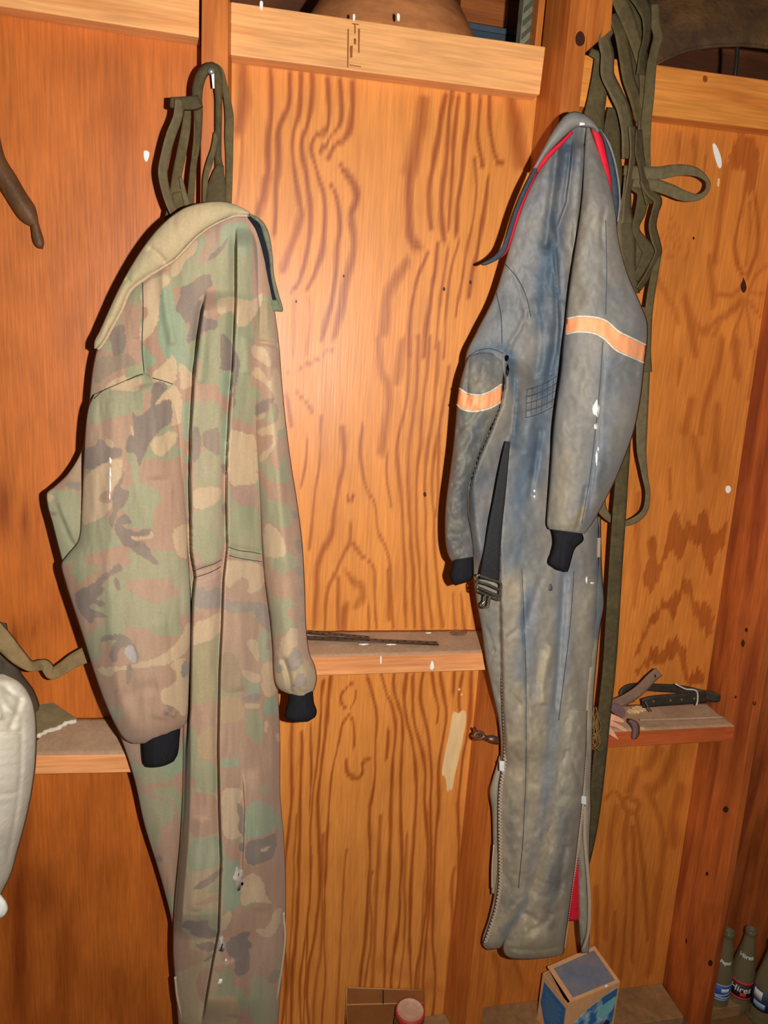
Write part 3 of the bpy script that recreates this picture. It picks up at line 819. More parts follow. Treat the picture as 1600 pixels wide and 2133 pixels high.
cp('E', g_, [590,1290,740,1280,740,1380,620,1400], [750,1440,890,1390,890,1580,770,1590])
cp('E', S_, [560,1430,620,1400,740,1370,740,1450,640,1470])
cp('E', T_, [590,1470,740,1470,730,1520,600,1520])
cp('E', Y_, [370,1390,590,1440,590,1620,440,1660,370,1620])
cp('E', G_, [590,1540,740,1530,760,1700,780,1820,660,1820,600,1700])
cp('E', B_, [800,1650,910,1640,920,1900,850,2040,800,1990,780,1760], [370,1740,600,1700,640,1830,560,1920,370,1920], [560,1930,780,1850,820,2000,800,2140,440,2140,440,2080,560,2030])
cp('E', T_, [870,1740,920,1740,920,1820,880,1810], [770,1620,810,1620,800,1730,770,1740])
cp('E', g_, [370,1960,560,1950,560,2030,400,2070])
cp('E', (166,146,108), [850,1000,1000,960,1260,1200,1220,1420,1030,1430,860,1330])
cp('E', T_, [770,40,940,20,970,110,940,180,800,180], [910,900,1060,760,1080,940,990,1010,1010,1060,900,1130])
cp('E', S_, [1050,250,1120,260,1120,350,1060,340], [1070,450,1130,440,1120,530,1080,520], [1080,690,1140,690,1140,770,1085,760], [1040,0,1120,20,1120,140,1050,150],
   [970,1060,1060,960,1110,1050,1110,1130,1020,1210,980,1140], [1020,1290,1110,1170,1160,1300,1090,1350,1010,1320], [860,1040,900,1060,890,1130,920,1130,960,1160,870,1230])
# lower legs
cp('F', G_, [40,180,470,150,350,1340,180,800])
cp('F', B_, [60,290,440,240,460,300,340,290,200,310,230,370,380,400,410,480,430,700,410,880,390,1130,250,1090,190,850,300,700,270,600,400,540,370,420,90,330])
cp('F', G_, [180,380,340,390,390,470,370,530,280,520])
cp('F', K_, [240,830,290,830,290,880,240,880])
cp('F', (158,138,102), [470,300,760,250,760,1450,700,2140,360,2140,380,1300])
cp('F', B_, [490,330,560,340,700,330,750,560,740,640,620,690,520,690,490,600])
cp('F', G_, [560,260,600,360,700,340,760,260,700,180,600,200])
cp('F', g_, [500,700,620,700,760,640,770,880,690,920,480,970])
cp('F', K_, [510,1085,600,1030,690,960,765,910,765,960,620,1090])
cp('F', G_, [640,1080,760,1000,760,1110,640,1130], [530,1330,640,1220,740,1260,740,1410,660,1420,650,1330])
cp('F', B_, [490,1210,620,1170,750,1110,750,1170,600,1220])
cp('F', B_, [370,1370,440,1390,510,1460,500,1560,640,1560,690,1620,560,1660,400,1750,360,1640])
cp('F', K_, [440,1370,470,1330,560,1340,640,1320,660,1400,730,1420,710,1470,560,1460,500,1440,520,1400,450,1385], [530,1520,600,1500,680,1480,710,1560,620,1580], [600,1650,680,1590,690,1610,620,1660])
cp('F', B_, [550,1760,670,1660,650,1850,600,1990,560,1880])
cp('F', T_, [750,300,930,300,880,500,890,620,910,690,770,710,750,500])
cp('F', K_, [860,430,900,420,930,470,930,690,900,670,870,600,890,540])
cp('F', B_, [770,720,910,700,930,870,770,850])
cp('F', K_, [880,740,930,720,930,800,890,790])
cp('F', g_, [760,880,860,860,930,950,900,1120,900,1200,850,1260,750,1270])
cp('F', T_, [750,1270,850,1260,800,1380,730,1430])
cp('F', g_, [930,400,1110,400,1200,560,1120,660,960,700,930,690])
cp('F', B_, [930,920,1100,880,1180,780,1260,960,1260,1190,1150,1200,1090,1150,1080,1020,1000,960,940,1000])
cp('F', K_, [930,710,1080,700,1180,620,1170,830,1090,880,930,910])
cp('F', T_, [1050,780,1140,740,1110,790,1060,800], [920,1000,1000,960,1080,1020,1090,1150,1150,1190,1100,1200,1000,1180,900,1230,900,1120])
cp('F', B_, [880,1280,1000,1190,1100,1190,1170,1230,1130,1330,1040,1330,1000,1400,860,1460,780,1500,860,1390], [960,1450,1110,1470,1200,1420,1260,1560,1180,1700,1050,1780,960,1660])
cp('F', T_, [1000,1400,1050,1390,1100,1400,1170,1240,1230,1230,1180,1420,1110,1470,1040,1440])
cp('F', K_, [780,1500,870,1430,1000,1410,940,1470,1000,1520,960,1560,980,1600,960,1750,840,1770,860,1620,790,1600])
cp('F', B_, [690,1680,800,1660,740,1740,690,1730])
cp('F', G_, [980,1700,1050,1780,1160,1820,1170,2140,960,2140], [760,1740,830,1690,840,1880,760,1960,690,1940])
cp('F', Y_, [620,1960,860,1880,920,2140,580,2140])
cp('F', (96,100,78), [1110,1740,1200,1690,1200,1800,1110,1830])
cp('F', K_, [725, 1470, 770, 1460, 770, 1560, 745, 1600, 730, 1540])
CAMO_P = [(chaikin(pairs(l, *CV[v]), 2), s2l(c)) for v, c, l in CAMO]

def camo(px, py):
    jx = px + 2.2 * vnoise(px, py, 9, 11, 2.2); jy = py + 2.2 * vnoise(px, py, 11, 9, 7.1)
    c = np.empty(px.shape + (3,)); c[:] = s2l(B_)
    k = vnoise(px, py, 60, 45, 3.3, 2) > 0.25
    c[k] = s2l(G_)
    for P, rgb in CAMO_P:
        m_ = in_poly(jx, jy, P)
        c[m_] = rgb
    # dust and fading that lie in the cloth itself
    d = np.clip(0.36 + 0.22 * vnoise(px, py, 70, 160, 9.4, 3), 0, 1)[..., None]
    c = c * (1 - d) + s2l((190, 164, 138)) * d
    return c * (1 + 0.06 * vnoise(px, py, 5, 40, 1.7, 2))[..., None]

def plain(rgb, var=0.1, sx=30, sy=60, seed=1.0):
    L_ = s2l(rgb)
    return lambda px, py: L_ * (1 + var * vnoise(px, py, sx, sy, seed, 3))[..., None]

def sstep(x): x = np.clip(x, 0, 1); return x * x * (3 - 2 * x)

def folds(steps=(), ridges=(), wr=0.0025, wsx=26, wsy=120, seed=1.0, fine=0.0):
    """steps: (points x,y.., height, reach) pleats whose right side stands proud and rolls back to the right (reach<0: mirrored).
    ridges: (points, height, half width px) rounded folds, negative = creases."""
    st = [(pairs(p), h, r) for p, h, r in steps]; ri = [(pairs(p), h, w) for p, h, w in ridges]
    def f(px, py, u):
        z = wr * vnoise(px, py, wsx, wsy, seed, 3) + fine * vnoise(px, py, 9, 9, seed + .5, 2)
        for P, h, r in st:
            x = np.interp(py, P[:, 1], P[:, 0])
            fade = sstep((py - P[0, 1]) / 50 + (0 if P[0, 1] > 0 else 1)) * sstep((P[-1, 1] - py) / 60)
            dx = (px - x) * (1 if r > 0 else -1)
            R = abs(r)
            z = z + fade * (h * sstep(dx / 7.0 + .5) * np.exp(-(np.maximum(dx, 0) / R)**1.6) - 0.25 * h * np.exp(-((np.minimum(dx, 0)) / 12.0)**2) * (dx < 0))
        for P, h, w in ri:
            d, t = seg_dist(px, py, chaikin(P, 2, False), w * 3.2)
            e = np.clip(np.sin(np.pi * np.clip(t, 0.0, 1)) * 2.5, 0, 1)
            z = z + h * np.exp(-(d / w)**2) * (0.15 + 0.85 * e) * (d < 1e8)
        return z
    return f

def cloth_mat(name, rough=0.92, spec=0.15, noise=0.07, bump=0.25, bscale=900, sheen=0.1, **k):
    return mat(name, (0, 0, 0), rough=rough, spec=spec, noise=noise, nscale=260, bump=bump, bscale=bscale, attr='tint', sheen=sheen, **k)
M_CAMO = cloth_mat('dusty camouflage cotton')
M_KNIT = mat('black ribbed knit', (34, 33, 36), rough=0.95, spec=0.1, noise=0.25, nscale=500, stretch=(1, 1, 0.1), bump=0.4, bscale=700)
M_NAVYLIN = mat('dark navy lining', (30, 32, 40), rough=0.95, spec=0.1, noise=0.25, nscale=200)
M_SEAM = mat('pale worn seam edge', (176, 152, 122), rough=0.95, spec=0.1, noise=0.2, nscale=300)
M_STITCH = mat('dark stitching', (58, 62, 54), rough=0.9, spec=0.1)
M_ZIP = mat('tarnished zipper teeth', (190, 166, 140), rough=0.5, metal=0.0, noise=0.35, nscale=900)
M_SILVER = mat('bright zipper pull', (205, 208, 212), rough=0.28, metal=0.9, noise=0.08)
M_STEEL = mat('worn steel', (140, 136, 128), rough=0.35, metal=0.9, noise=0.2)
M_TEAR = mat('black hole in the cloth', (14, 13, 13), rough=1, spec=0)
M_FUZZ = mat('frayed pale batting', (176, 160, 150), rough=1, spec=0, noise=0.3, nscale=300)

OFF = 0.05
cam_suit = thing('camouflage_coverall', 'dusty woodland camouflage coverall with black knit cuffs hanging from the left stud', 'coverall', Pt(450, 430, 0.10))
BACKP = sheet('back_panel', [(182, 860, 330, 860, .070, .01), (172, 930, 360, 920, .075, .012), (142, 985, 380, 980, .085, .016), (112, 1014, 388, 1020, .092, .018), (96, 1028, 390, 1040, .094, .018),
    (97, 1048, 390, 1060, .095, .018), (108, 1090, 392, 1100, .098, .018), (122, 1145, 394, 1150, .10, .018), (140, 1210, 395, 1210, .10, .02), (175, 1330, 393, 1330, .095, .02), (220, 1460, 390, 1460, .085, .02),
    (258, 1555, 388, 1560, .075, .022), (280, 1625, 386, 1630, .07, .022), (300, 1715, 380, 1720, .066, .020), (330, 1812, 372, 1815, .062, .016), (356, 1910, 368, 1915, .058, .008), (363, 1950, 367, 1952, .056, .003)],
    M_CAMO, cam_suit, paint=camo, folds=folds(steps=[([114, 1028, 131, 1079, 150, 1125, 178, 1160], .008, 60)], wr=.003, seed=2.2))
TORSO_ST = [([430, 600, 414, 700, 405, 780, 398, 900, 396, 1000, 399, 1150, 407, 1200, 402, 1250, 399, 1330, 396, 1480, 388, 1560, 383, 1700, 373, 1800, 362, 1960], .05, 95),
            ([492, 470, 492, 620, 486, 760, 478, 860, 473, 960, 472, 1050, 474, 1140, 466, 1210, 463, 1300, 458, 1400, 455, 1560, 457, 1680, 461, 1790, 456, 1940, 444, 2000, 420, 2140], .042, 80),
            ([505, 1600, 510, 1690, 506, 1790, 503, 1850], .012, 60)]
TORSO = sheet('torso_and_legs', [(470, 436, 520, 442, .128, .012), (420, 470, 532, 470, .125, .022), (350, 530, 545, 520, .118, .03), (285, 590, 556, 580, .11, .034), (225, 670, 566, 660, .10, .038), (197, 745, 572, 740, .095, .042),
    (186, 830, 574, 830, .09, .044), (182, 900, 570, 900, .085, .046), (185, 1000, 574, 1000, .085, .048), (200, 1100, 572, 1100, .085, .046), (250, 1180, 568, 1180, .085, .042), (300, 1260, 572, 1260, .085, .045),
    (340, 1340, 577, 1340, .085, .048), (375, 1440, 580, 1440, .085, .05), (381, 1560, 584, 1560, .085, .052), (380, 1650, 584, 1650, .085, .054), (375, 1750, 592, 1750, .085, .056), (362, 1900, 596, 1890, .085, .056),
    (360, 1980, 592, 1980, .085, .056), (366, 2060, 585, 2060, .085, .052), (370, 2120, 580, 2125, .085, .05), (380, 2230, 572, 2230, .08, .045)],
    M_CAMO, cam_suit, step_px=2.7, paint=camo, back=0.03,
    folds=folds(steps=TORSO_ST, ridges=[([404, 1190, 430, 1185, 462, 1172], -.006, 7), ([404, 1205, 430, 1196, 462, 1184], -.006, 7), ([476, 1140, 510, 1146, 545, 1152], -.006, 7), ([476, 1158, 510, 1164, 545, 1168], -.006, 7),
        ([430, 640, 425, 720, 418, 800], .006, 10), ([515, 700, 517, 780], .006, 10), ([500, 1260, 505, 1350, 500, 1440], .006, 14), ([540, 1600, 545, 1750, 545, 1900], .008, 18), ([480, 2000, 500, 2060, 490, 2120], .006, 16),
        ([420, 1700, 410, 1800, 405, 1900], .007, 14), ([290, 700, 300, 780, 330, 850], -.006, 14), ([338, 560, 345, 640, 360, 720], .006, 10)], wr=.0035, seed=4.4))
for P in ([404, 1203, 425, 1197, 445, 1189, 460, 1180], [404, 1189, 425, 1181, 445, 1175, 462, 1166], [476, 1140, 500, 1147, 525, 1150, 544, 1154], [476, 1157, 500, 1163, 525, 1167, 545, 1170]):
    Q = pairs(P); 
LSLEEVE = sheet('sleeve', [(196, 822, 300, 776, .128, .010), (184, 850, 336, 796, .126, .022), (178, 890, 362, 830, .125, .032), (175, 940, 374, 890, .124, .04), (172, 1000, 380, 950, .122, .044), (169, 1070, 386, 1030, .122, .046),
    (163, 1125, 390, 1090, .12, .048), (138, 1158, 392, 1130, .118, .05), (127, 1176, 393, 1160, .118, .052), (136, 1215, 396, 1200, .118, .054), (152, 1265, 398, 1260, .118, .056), (175, 1335, 398, 1330, .118, .056), (197, 1405, 396, 1395, .118, .054),
    (219, 1465, 394, 1450, .118, .05), (243, 1516, 392, 1488, .118, .046), (262, 1542, 388, 1506, .118, .034, 6), (276, 1549, 378, 1516, .118, .02, 10)],
    M_CAMO, cam_suit, step_px=2.8, paint=camo, folds=folds(ridges=[([233, 830, 235, 1000, 228, 1200, 235, 1400, 280, 1530], .006, 16), ([300, 800, 322, 900, 330, 1000], .007, 22), ([210, 1500, 270, 1440, 330, 1430], -.004, 14), ([330, 1290, 350, 1400, 330, 1500], .005, 18),
        ([345, 1480, 366, 1490], .006, 6), ([300, 1130, 250, 1180], -.004, 14)], wr=.004, seed=6.1))
CUFF1 = sheet('cuff', [(294, 1536, 377, 1500, .122, .026, 8), (296, 1570, 374, 1540, .122, .026, 8), (299, 1590, 370, 1572, .122, .024, 10), (304, 1597, 362, 1586, .122, .018, 6)], M_KNIT, cam_suit, folds=folds(wr=.001, wsx=5, wsy=200))
RSLEEVE = sheet('sleeve', [(510, 452, 538, 456, .13, .006), (516, 500, 550, 505, .128, .014), (519, 560, 563, 560, .126, .02), (519, 640, 572, 640, .125, .026), (520, 715, 582, 720, .125, .034), (524, 800, 588, 800, .125, .038), (528, 880, 596, 880, .125, .040),
    (535, 960, 606, 960, .125, .042), (541, 1050, 620, 1050, .125, .044), (545, 1130, 630, 1130, .125, .046), (552, 1210, 635, 1210, .125, .048), (564, 1300, 638, 1300, .125, .05), (569, 1360, 645, 1360, .125, .05), (570, 1395, 657, 1390, .125, .05),
    (573, 1420, 660, 1415, .125, .048), (583, 1437, 655, 1436, .125, .042), (606, 1447, 648, 1446, .13, .026, 4)],
    M_CAMO, cam_suit, step_px=2.8, paint=camo, folds=folds(ridges=[([589, 1370, 602, 1410, 606, 1445], -.012, 5), ([560, 740, 570, 900, 585, 1050, 600, 1200], .006, 12), ([620, 1380, 640, 1400, 630, 1440], .006, 12), ([520, 715, 550, 712, 582, 722], -.006, 5)], wr=.004, seed=8.3))
CUFF2 = sheet('cuff', [(602, 1436, 652, 1438, .132, .026, 3), (600, 1460, 654, 1462, .132, .026, 3), (594, 1482, 660, 1482, .132, .026, 4), (592, 1491, 657, 1493, .132, .024, 6), (600, 1499, 642, 1503, .132, .016, 3)], M_KNIT, cam_suit, folds=folds(wr=.001, wsx=5, wsy=200))
def camo_collar(px, py):
    c = np.empty(px.shape + (3,)); c[:] = s2l((180, 158, 122))
    k = np.clip(.5 + 1.2 * vnoise(px, py, 60, 50, 5.0, 2), 0, 1)[..., None]
    c = c * (1 - .6 * k) + s2l((152, 148, 112)) * .6 * k
    return c * (1 + .06 * vnoise(px, py, 8, 8, 2.0, 2))[..., None]
COLLAR = sheet('collar', [(520, 441, 517, 449, .162, .004), (492, 427, 490, 449, .165, .008), (460, 419, 470, 455, .166, .010), (428, 421, 446, 466, .166, .011), (392, 429, 416, 486, .163, .012), (362, 446, 388, 513, .158, .013), (330, 474, 362, 540, .152, .014), (300, 512, 336, 557, .146, .014),
    (272, 556, 304, 578, .140, .013), (246, 604, 272, 604, .135, .012), (224, 652, 252, 648, .130, .011), (208, 688, 232, 684, .126, .010), (196, 715, 214, 716, .122, .008), (196, 726, 204, 727, .12, .003)],
    M_CAMO, cam_suit, step_px=3.2, paint=camo_collar, folds=folds(ridges=[([345, 548, 330, 530, 310, 515], -.005, 6), ([272, 590, 262, 580], -.004, 5)], wr=.0025, seed=3.0))
P = pairs([516, 449, 492, 449, 470, 456, 446, 467, 416, 487, 390, 514, 362, 542, 345, 553, 304, 579, 272, 605, 252, 649, 232, 685, 214, 717, 204, 728])
tube('hem', at(P[:, 0], P[:, 1], np.linspace(.166, .126, len(P)) + .002 + OFF), 0.0026, M_SEAM, cam_suit, n=90)
LINING = sheet('collar_lining', [(514, 450, 522, 452, .14, .003), (532, 480, 549, 476, .138, .004), (541, 520, 562, 516, .136, .005), (548, 570, 567, 562, .134, .005), (556, 610, 572, 602, .132, .005), (563, 628, 578, 624, .13, .003)], M_NAVYLIN, cam_suit, nu=8)
REDGE = sheet('collar_edge', [(516, 442, 521, 450, .146, .003), (545, 458, 541, 468, .145, .004), (560, 484, 549, 492, .143, .004), (568, 530, 560, 535, .141, .004), (571, 570, 564, 575, .139, .004), (581, 612, 573, 618, .137, .004), (590, 645, 580, 640, .135, .004), (588, 650, 566, 646, .134, .003)],
    M_CAMO, cam_suit, nu=8, paint=plain((110, 108, 86), .3, 6, 6))
sheet('collar_edge', [(560, 626, 580, 624, .136, .004), (564, 640, 586, 640, .136, .004), (567, 648, 589, 649, .135, .002)], M_CAMO, cam_suit, nu=8, paint=plain((112, 118, 92), .3, 6, 6))
# open leg zippers at the bottom, either side
for Pz in ([365, 2035, 370, 2080, 380, 2120, 386, 2160], [590, 1900, 594, 1950, 588, 2010, 578, 2070, 568, 2110, 560, 2150]):
    Q = pairs(Pz); tube('zipper', at(Q[:, 0], Q[:, 1], np.full(len(Q), .098 + OFF)), 0.0026, M_ZIP, cam_suit, n=40)
# worn holes and droppings on the camouflage cloth
def on_sheet(o, x, y, eps=0.0012):
    """Depth of a garment's surface under a picture point."""
    bpy.context.view_layer.update()
    a = Vector(CAM_POS); b = Vector(at(x, y, 0.0)); dr = (b - a).normalized()
    mi = o.matrix_world.inverted()
    ok, loc, nn, i = o.ray_cast(mi @ a, (mi.to_3x3() @ dr).normalized())
    if not ok: return None
    return -(o.matrix_world @ loc).y + eps
def stain(name, o, x, y, w, h, m, parent, seed=1, ang=0.0, th=0.0008):
    """Thin dried splash that hugs the surface of o."""
    r_ = random.Random(seed); P = []
    for k in range(14):
        a = 2 * math.pi * k / 14; s = 1 + r_.uniform(-.28, .28)
        dx, dy = w / 2 * s * math.cos(a), h / 2 * s * math.sin(a)
        P.append((x + dx * math.cos(ang) - dy * math.sin(ang), y + dx * math.sin(ang) + dy * math.cos(ang)))
    P = chaikin(P, 1)
    D = [on_sheet(o, px, py) for px, py in P]
    D0 = on_sheet(o, x, y)
    if D0 is None: return
    D = [d if d is not None and abs(d - D0) < .02 else D0 for d in D]
    F = [Vector(at(px, py, d)) for (px, py), d in zip(P, D)]
    c = Vector(at(x, y, D0 + .0006))
    n = len(F)
    V = F + [c] + [f + Vector((0, th * 2, 0)) for f in F]
    fs = [(k, (k + 1) % n, n) for k in range(n)] + [(k, n + 1 + k, n + 1 + (k + 1) % n, (k + 1) % n) for k in range(n)] + [tuple(range(2 * n, n, -1))]
    ob = link(name, mesh(name, V, fs), m, parent, smooth=True)
    return ob
for i, (x, y, w, h) in enumerate([(229, 960, 5, 14), (229, 985, 4, 22), (229, 1012, 3, 40), (228, 1035, 3, 12)]):
    stain('bird_dropping', LSLEEVE, x, y, w, h, M_DROP, cam_suit, seed=i)
stain('bird_dropping', TORSO, 459, 2046, 8, 15, M_DROP, cam_suit, 9, .3)
stain('bird_dropping', TORSO, 471, 2001, 4, 7, M_DROP, cam_suit, 11, .3)
stain('frayed_hole', TORSO, 496, 1832, 22, 46, M_FUZZ, cam_suit, 3)
stain('frayed_hole', TORSO, 501, 1824, 9, 18, M_TEAR, cam_suit, 4)
stain('frayed_hole', TORSO, 503, 1840, 8, 9, M_TEAR, cam_suit, 5)
stain('frayed_hole', TORSO, 461, 1968, 14, 34, M_FUZZ, cam_suit, 6)
stain('frayed_hole', TORSO, 462, 1970, 7, 26, M_TEAR, cam_suit, 7, .15)
def stitch(o, P, parent, r=0.0007, n=24, lift=.0006, m=None, name='stitching'):
    Q = catmull(pairs(P), n); L_ = []
    for x, y in Q:
        d = on_sheet(o, x, y, lift)
        if d is not None: L_.append(at(x, y, d))
    if len(L_) > 3: tube(name, L_, r, m or M_STITCH, parent, smooth_path=False, nseg=6)
for P in ([405, 1203, 425, 1197, 445, 1189, 460, 1180], [405, 1189, 425, 1181, 445, 1175, 461, 1166], [477, 1140, 500, 1147, 525, 1150, 544, 1154], [477, 1157, 500, 1163, 525, 1167, 545, 1170]):
    stitch(TORSO, P, cam_suit)
for P in ([193, 828, 215, 806, 240, 790, 270, 780, 300, 776],): stitch(LSLEEVE, [196, 830, 218, 810, 242, 794, 270, 785, 298, 780], cam_suit)
stitch(TORSO, [300, 778, 312, 785, 335, 792, 360, 800], cam_suit); stitch(TORSO, [297, 580, 298, 650, 296, 720, 300, 775], cam_suit)

OFF = 0.0

# ------------------------------------------------------------------ grey-blue padded snowmobile coverall
STROKES = []
def sk(c, w, s, l): STROKES.append((s2l(c), w, s, chaikin(pairs(l), 2, False)))
NAVY, TAUPE, GREY, DK, BLU = (62, 78, 92), (152, 136, 112), (120, 113, 104), (86, 84, 80), (108, 116, 126)
sk((110,112,114), 60, .8, [1120, 380, 1090, 500, 1060, 620, 1010, 720])
sk((118,118,122), 30, .7, [1170, 330, 1155, 450, 1150, 560, 1140, 700])
sk(NAVY, 16, .95, [1178, 290, 1160, 400, 1148, 480, 1130, 560, 1122, 680])
sk(NAVY, 12, .7, [1168, 480, 1150, 560, 1165, 650, 1158, 780])
sk(NAVY, 26, .8, [1196, 280, 1190, 330])
sk(NAVY, 22, .9, [1150, 520, 1158, 640, 1150, 740, 1128, 820])
sk((74,88,102), 30, .75, [1165, 700, 1150, 790, 1130, 860, 1118, 930, 1100, 1010, 1085, 1090])
sk((80,94,108), 36, .7, [1120, 900, 1095, 980, 1080, 1080, 1070, 1170])
sk(NAVY, 12, .9, [1062, 740, 1072, 800, 1078, 880, 1070, 930])
sk(NAVY, 14, .9, [1000, 728, 1040, 722, 1065, 745])
sk(NAVY, 8, .95, [1128, 900, 1118, 950, 1108, 990])
sk((120,114,106), 46, .8, [1240, 400, 1240, 560, 1235, 700, 1220, 900, 1190, 1060])
sk((108,108,108), 40, .7, [1290, 620, 1310, 700, 1300, 860, 1270, 980])
sk((98,106,116), 18, .6, [1270, 760, 1265, 900, 1230, 1020, 1210, 1090])
sk((140,120,84), 6, .8, [1215, 1060, 1205, 1085, 1198, 1105])
sk((132,120,100), 26, .7, [1180, 960, 1170, 1040, 1165, 1100])
sk((126,118,102), 20, .6, [1218, 420, 1205, 520, 1200, 640])
sk(DK, 50, .75, [975, 780, 965, 880, 955, 1000, 950, 1130])
sk((118,112,96), 18, .7, [1000, 790, 985, 870, 965, 960]); sk((62,72,78), 14, .7, [1010, 870, 985, 930, 960, 1040, 965, 1120])
sk((104,104,110), 26, .8, [1020, 940, 1005, 1020, 1005, 1080, 1010, 1140])
sk((70,74,76), 10, .7, [1035, 860, 1010, 930, 990, 1000, 985, 1080])
sk((122,114,100), 18, .6, [1050, 830, 1030, 900, 1012, 960])
sk(TAUPE, 40, .85, [1070, 1230, 1075, 1400, 1070, 1560, 1065, 1750, 1040, 1900])
sk((126,124,120), 24, .7, [1110, 1180, 1105, 1320, 1110, 1440])
sk(BLU, 14, .9, [1178, 1190, 1172, 1320, 1160, 1450, 1150, 1560, 1138, 1680, 1115, 1800])
sk(BLU, 26, .55, [1185, 1180, 1188, 1300, 1178, 1400]); sk((90,104,124), 8, .8, [1140, 1660, 1125, 1740, 1108, 1820, 1085, 1890, 1055, 1950])
sk(BLU, 20, .6, [1100, 1250, 1095, 1330, 1085, 1400]); sk((86,100,116), 7, .8, [1102, 1230, 1090, 1290, 1088, 1330])
sk((150,140,122), 34, .85, [1225, 1250, 1215, 1360, 1205, 1480, 1185, 1560, 1180, 1680])
sk((160,146,120), 12, .9, [1140, 1360, 1128, 1430, 1132, 1460])
sk(TAUPE, 40, .8, [1150, 1720, 1120, 1840, 1110, 1960]); sk((146,134,108), 24, .8, [1080, 1960, 1120, 1990, 1165, 1985])
sk((92,96,104), 22, .55, [1175, 1700, 1168, 1780, 1150, 1860]); sk((80,84,86), 12, .5, [1160, 1830, 1140, 1900, 1150, 1950])
sk((100,100,92), 16, .5, [1060, 1700, 1072, 1800, 1058, 1880])
sk((110,106,98), 40, .7, [1010, 1250, 1020, 1400, 1035, 1500])
sk((66, 84, 100), 14, .8, [1250, 1100, 1252, 1200, 1246, 1320])
def nylon(px, py):
    c = np.empty(px.shape + (3,)); c[:] = s2l(GREY)
    low = np.clip((py - 1150) / 350, 0, 1)[..., None]
    c = c * (1 - low * .75) + s2l((152, 138, 114)) * low * .75
    jx = px + 9 * vnoise(px, py, 34, 50, 3.0, 3); jy = py + 14 * vnoise(px, py, 40, 60, 4.0, 3)
    for rgb, w, s, P in STROKES:
        d, t = seg_dist(jx, jy, P, w * 2)
        k = (s * np.exp(-(d / w)**2) * (d < 1e8))[..., None]
        c = c * (1 - k) + rgb * k
    n = vnoise(px, py, 46, 64, 7.0, 4)[..., None]
    c = np.where(n > 0, c * (1 - .4 * n) + s2l((156, 142, 118)) * .4 * n, c * (1 + .4 * n) + s2l((86, 88, 88)) * (-.4 * n))
    return 1.14 * c * (1 + .07 * vnoise(px, py, 7, 9, 9.0, 2))[..., None]
M_NYLON = cloth_mat('grimy faded nylon', rough=0.62, spec=0.35, noise=0.06, bump=0.12, bscale=500, sheen=0.05)
M_RED = mat('red quilted lining', (206, 30, 48), rough=0.7, spec=0.2, noise=0.12, nscale=60, bump=0.2, bscale=90)
M_ORANGE = mat('faded orange reflective band', (244, 160, 110), rough=0.6, spec=0.3, noise=0.12, nscale=90, stretch=(1, 1, .4))
M_PIPING = mat('dirty white piping', (206, 194, 172), rough=0.85, spec=0.1, noise=0.2, nscale=400)
M_BLACKSTRAP = mat('black webbing belt', (40, 39, 40), rough=0.8, spec=0.25, noise=0.2, nscale=200)
M_BUCKLE = mat('tarnished steel buckle', (128, 126, 112), rough=0.35, metal=0.85, noise=0.2)
M_NAVY = mat('navy collar underside', (58, 66, 76), rough=0.85, spec=0.2, noise=0.2, nscale=150)
M_THREAD = mat('navy seam thread', (64, 72, 80), rough=0.9, spec=0.1)
OFF = 0.035
suit = thing('padded_coverall', 'grey-blue padded coverall with red lining and orange sleeve bands on the right stud', 'coverall', Pt(1210, 240, .12))
q_ = dict(fine=.0)
sheet('back_panel', [(1200, 1080, 1252, 1080, .10, .012), (1205, 1180, 1254, 1180, .10, .014), (1205, 1262, 1259, 1262, .10, .014), (1205, 1300, 1252, 1300, .10, .014), (1205, 1380, 1243, 1380, .10, .014), (1200, 1470, 1236, 1470, .10, .012), (1196, 1560, 1234, 1560, .10, .012),
    (1190, 1650, 1231, 1650, .10, .012), (1190, 1680, 1232, 1685, .10, .012), (1192, 1740, 1229, 1740, .10, .012), (1203, 1790, 1228, 1790, .10, .01), (1205, 1860, 1229, 1860, .10, .01), (1206, 1930, 1229, 1930, .10, .01), (1212, 1985, 1227, 1985, .10, .004)],
    M_NYLON, suit, paint=nylon, folds=folds(wr=.004, wsx=10, wsy=30, seed=2))
sheet('back_panel', [(1040, 1580, 1050, 1580, .10, .004), (1027, 1620, 1050, 1620, .10, .012), (1020, 1650, 1050, 1650, .10, .014), (1025, 1690, 1050, 1690, .10, .012), (1027, 1760, 1048, 1760, .10, .008), (1024, 1840, 1044, 1840, .10, .004), (1024, 1862, 1040, 1862, .10, .003)], M_NYLON, suit, paint=nylon)
sheet('lining', [(1196, 1795, 1210, 1795, .098, .003), (1190, 1850, 1210, 1850, .098, .004), (1186, 1918, 1208, 1918, .098, .004)], M_RED, suit, nu=8)
STW = [([1062, 900, 1056, 950, 1046, 1040, 1041, 1130, 1042, 1210, 1044, 1290, 1046, 1400, 1049, 1520, 1050, 1600], .036, 90),
       ([1194, 278, 1189, 340, 1179, 420, 1162, 470, 1148, 486], .024, 34), ([1152, 500, 1160, 600, 1166, 690, 1160, 760], .014, 40), ([1076, 760, 1074, 830, 1068, 900, 1060, 950], .014, 50),
       ([1054, 742, 1053, 800, 1042, 850, 1020, 905, 1002, 945, 988, 985, 977, 1030, 976, 1080, 983, 1130, 988, 1200], .05, 46)]
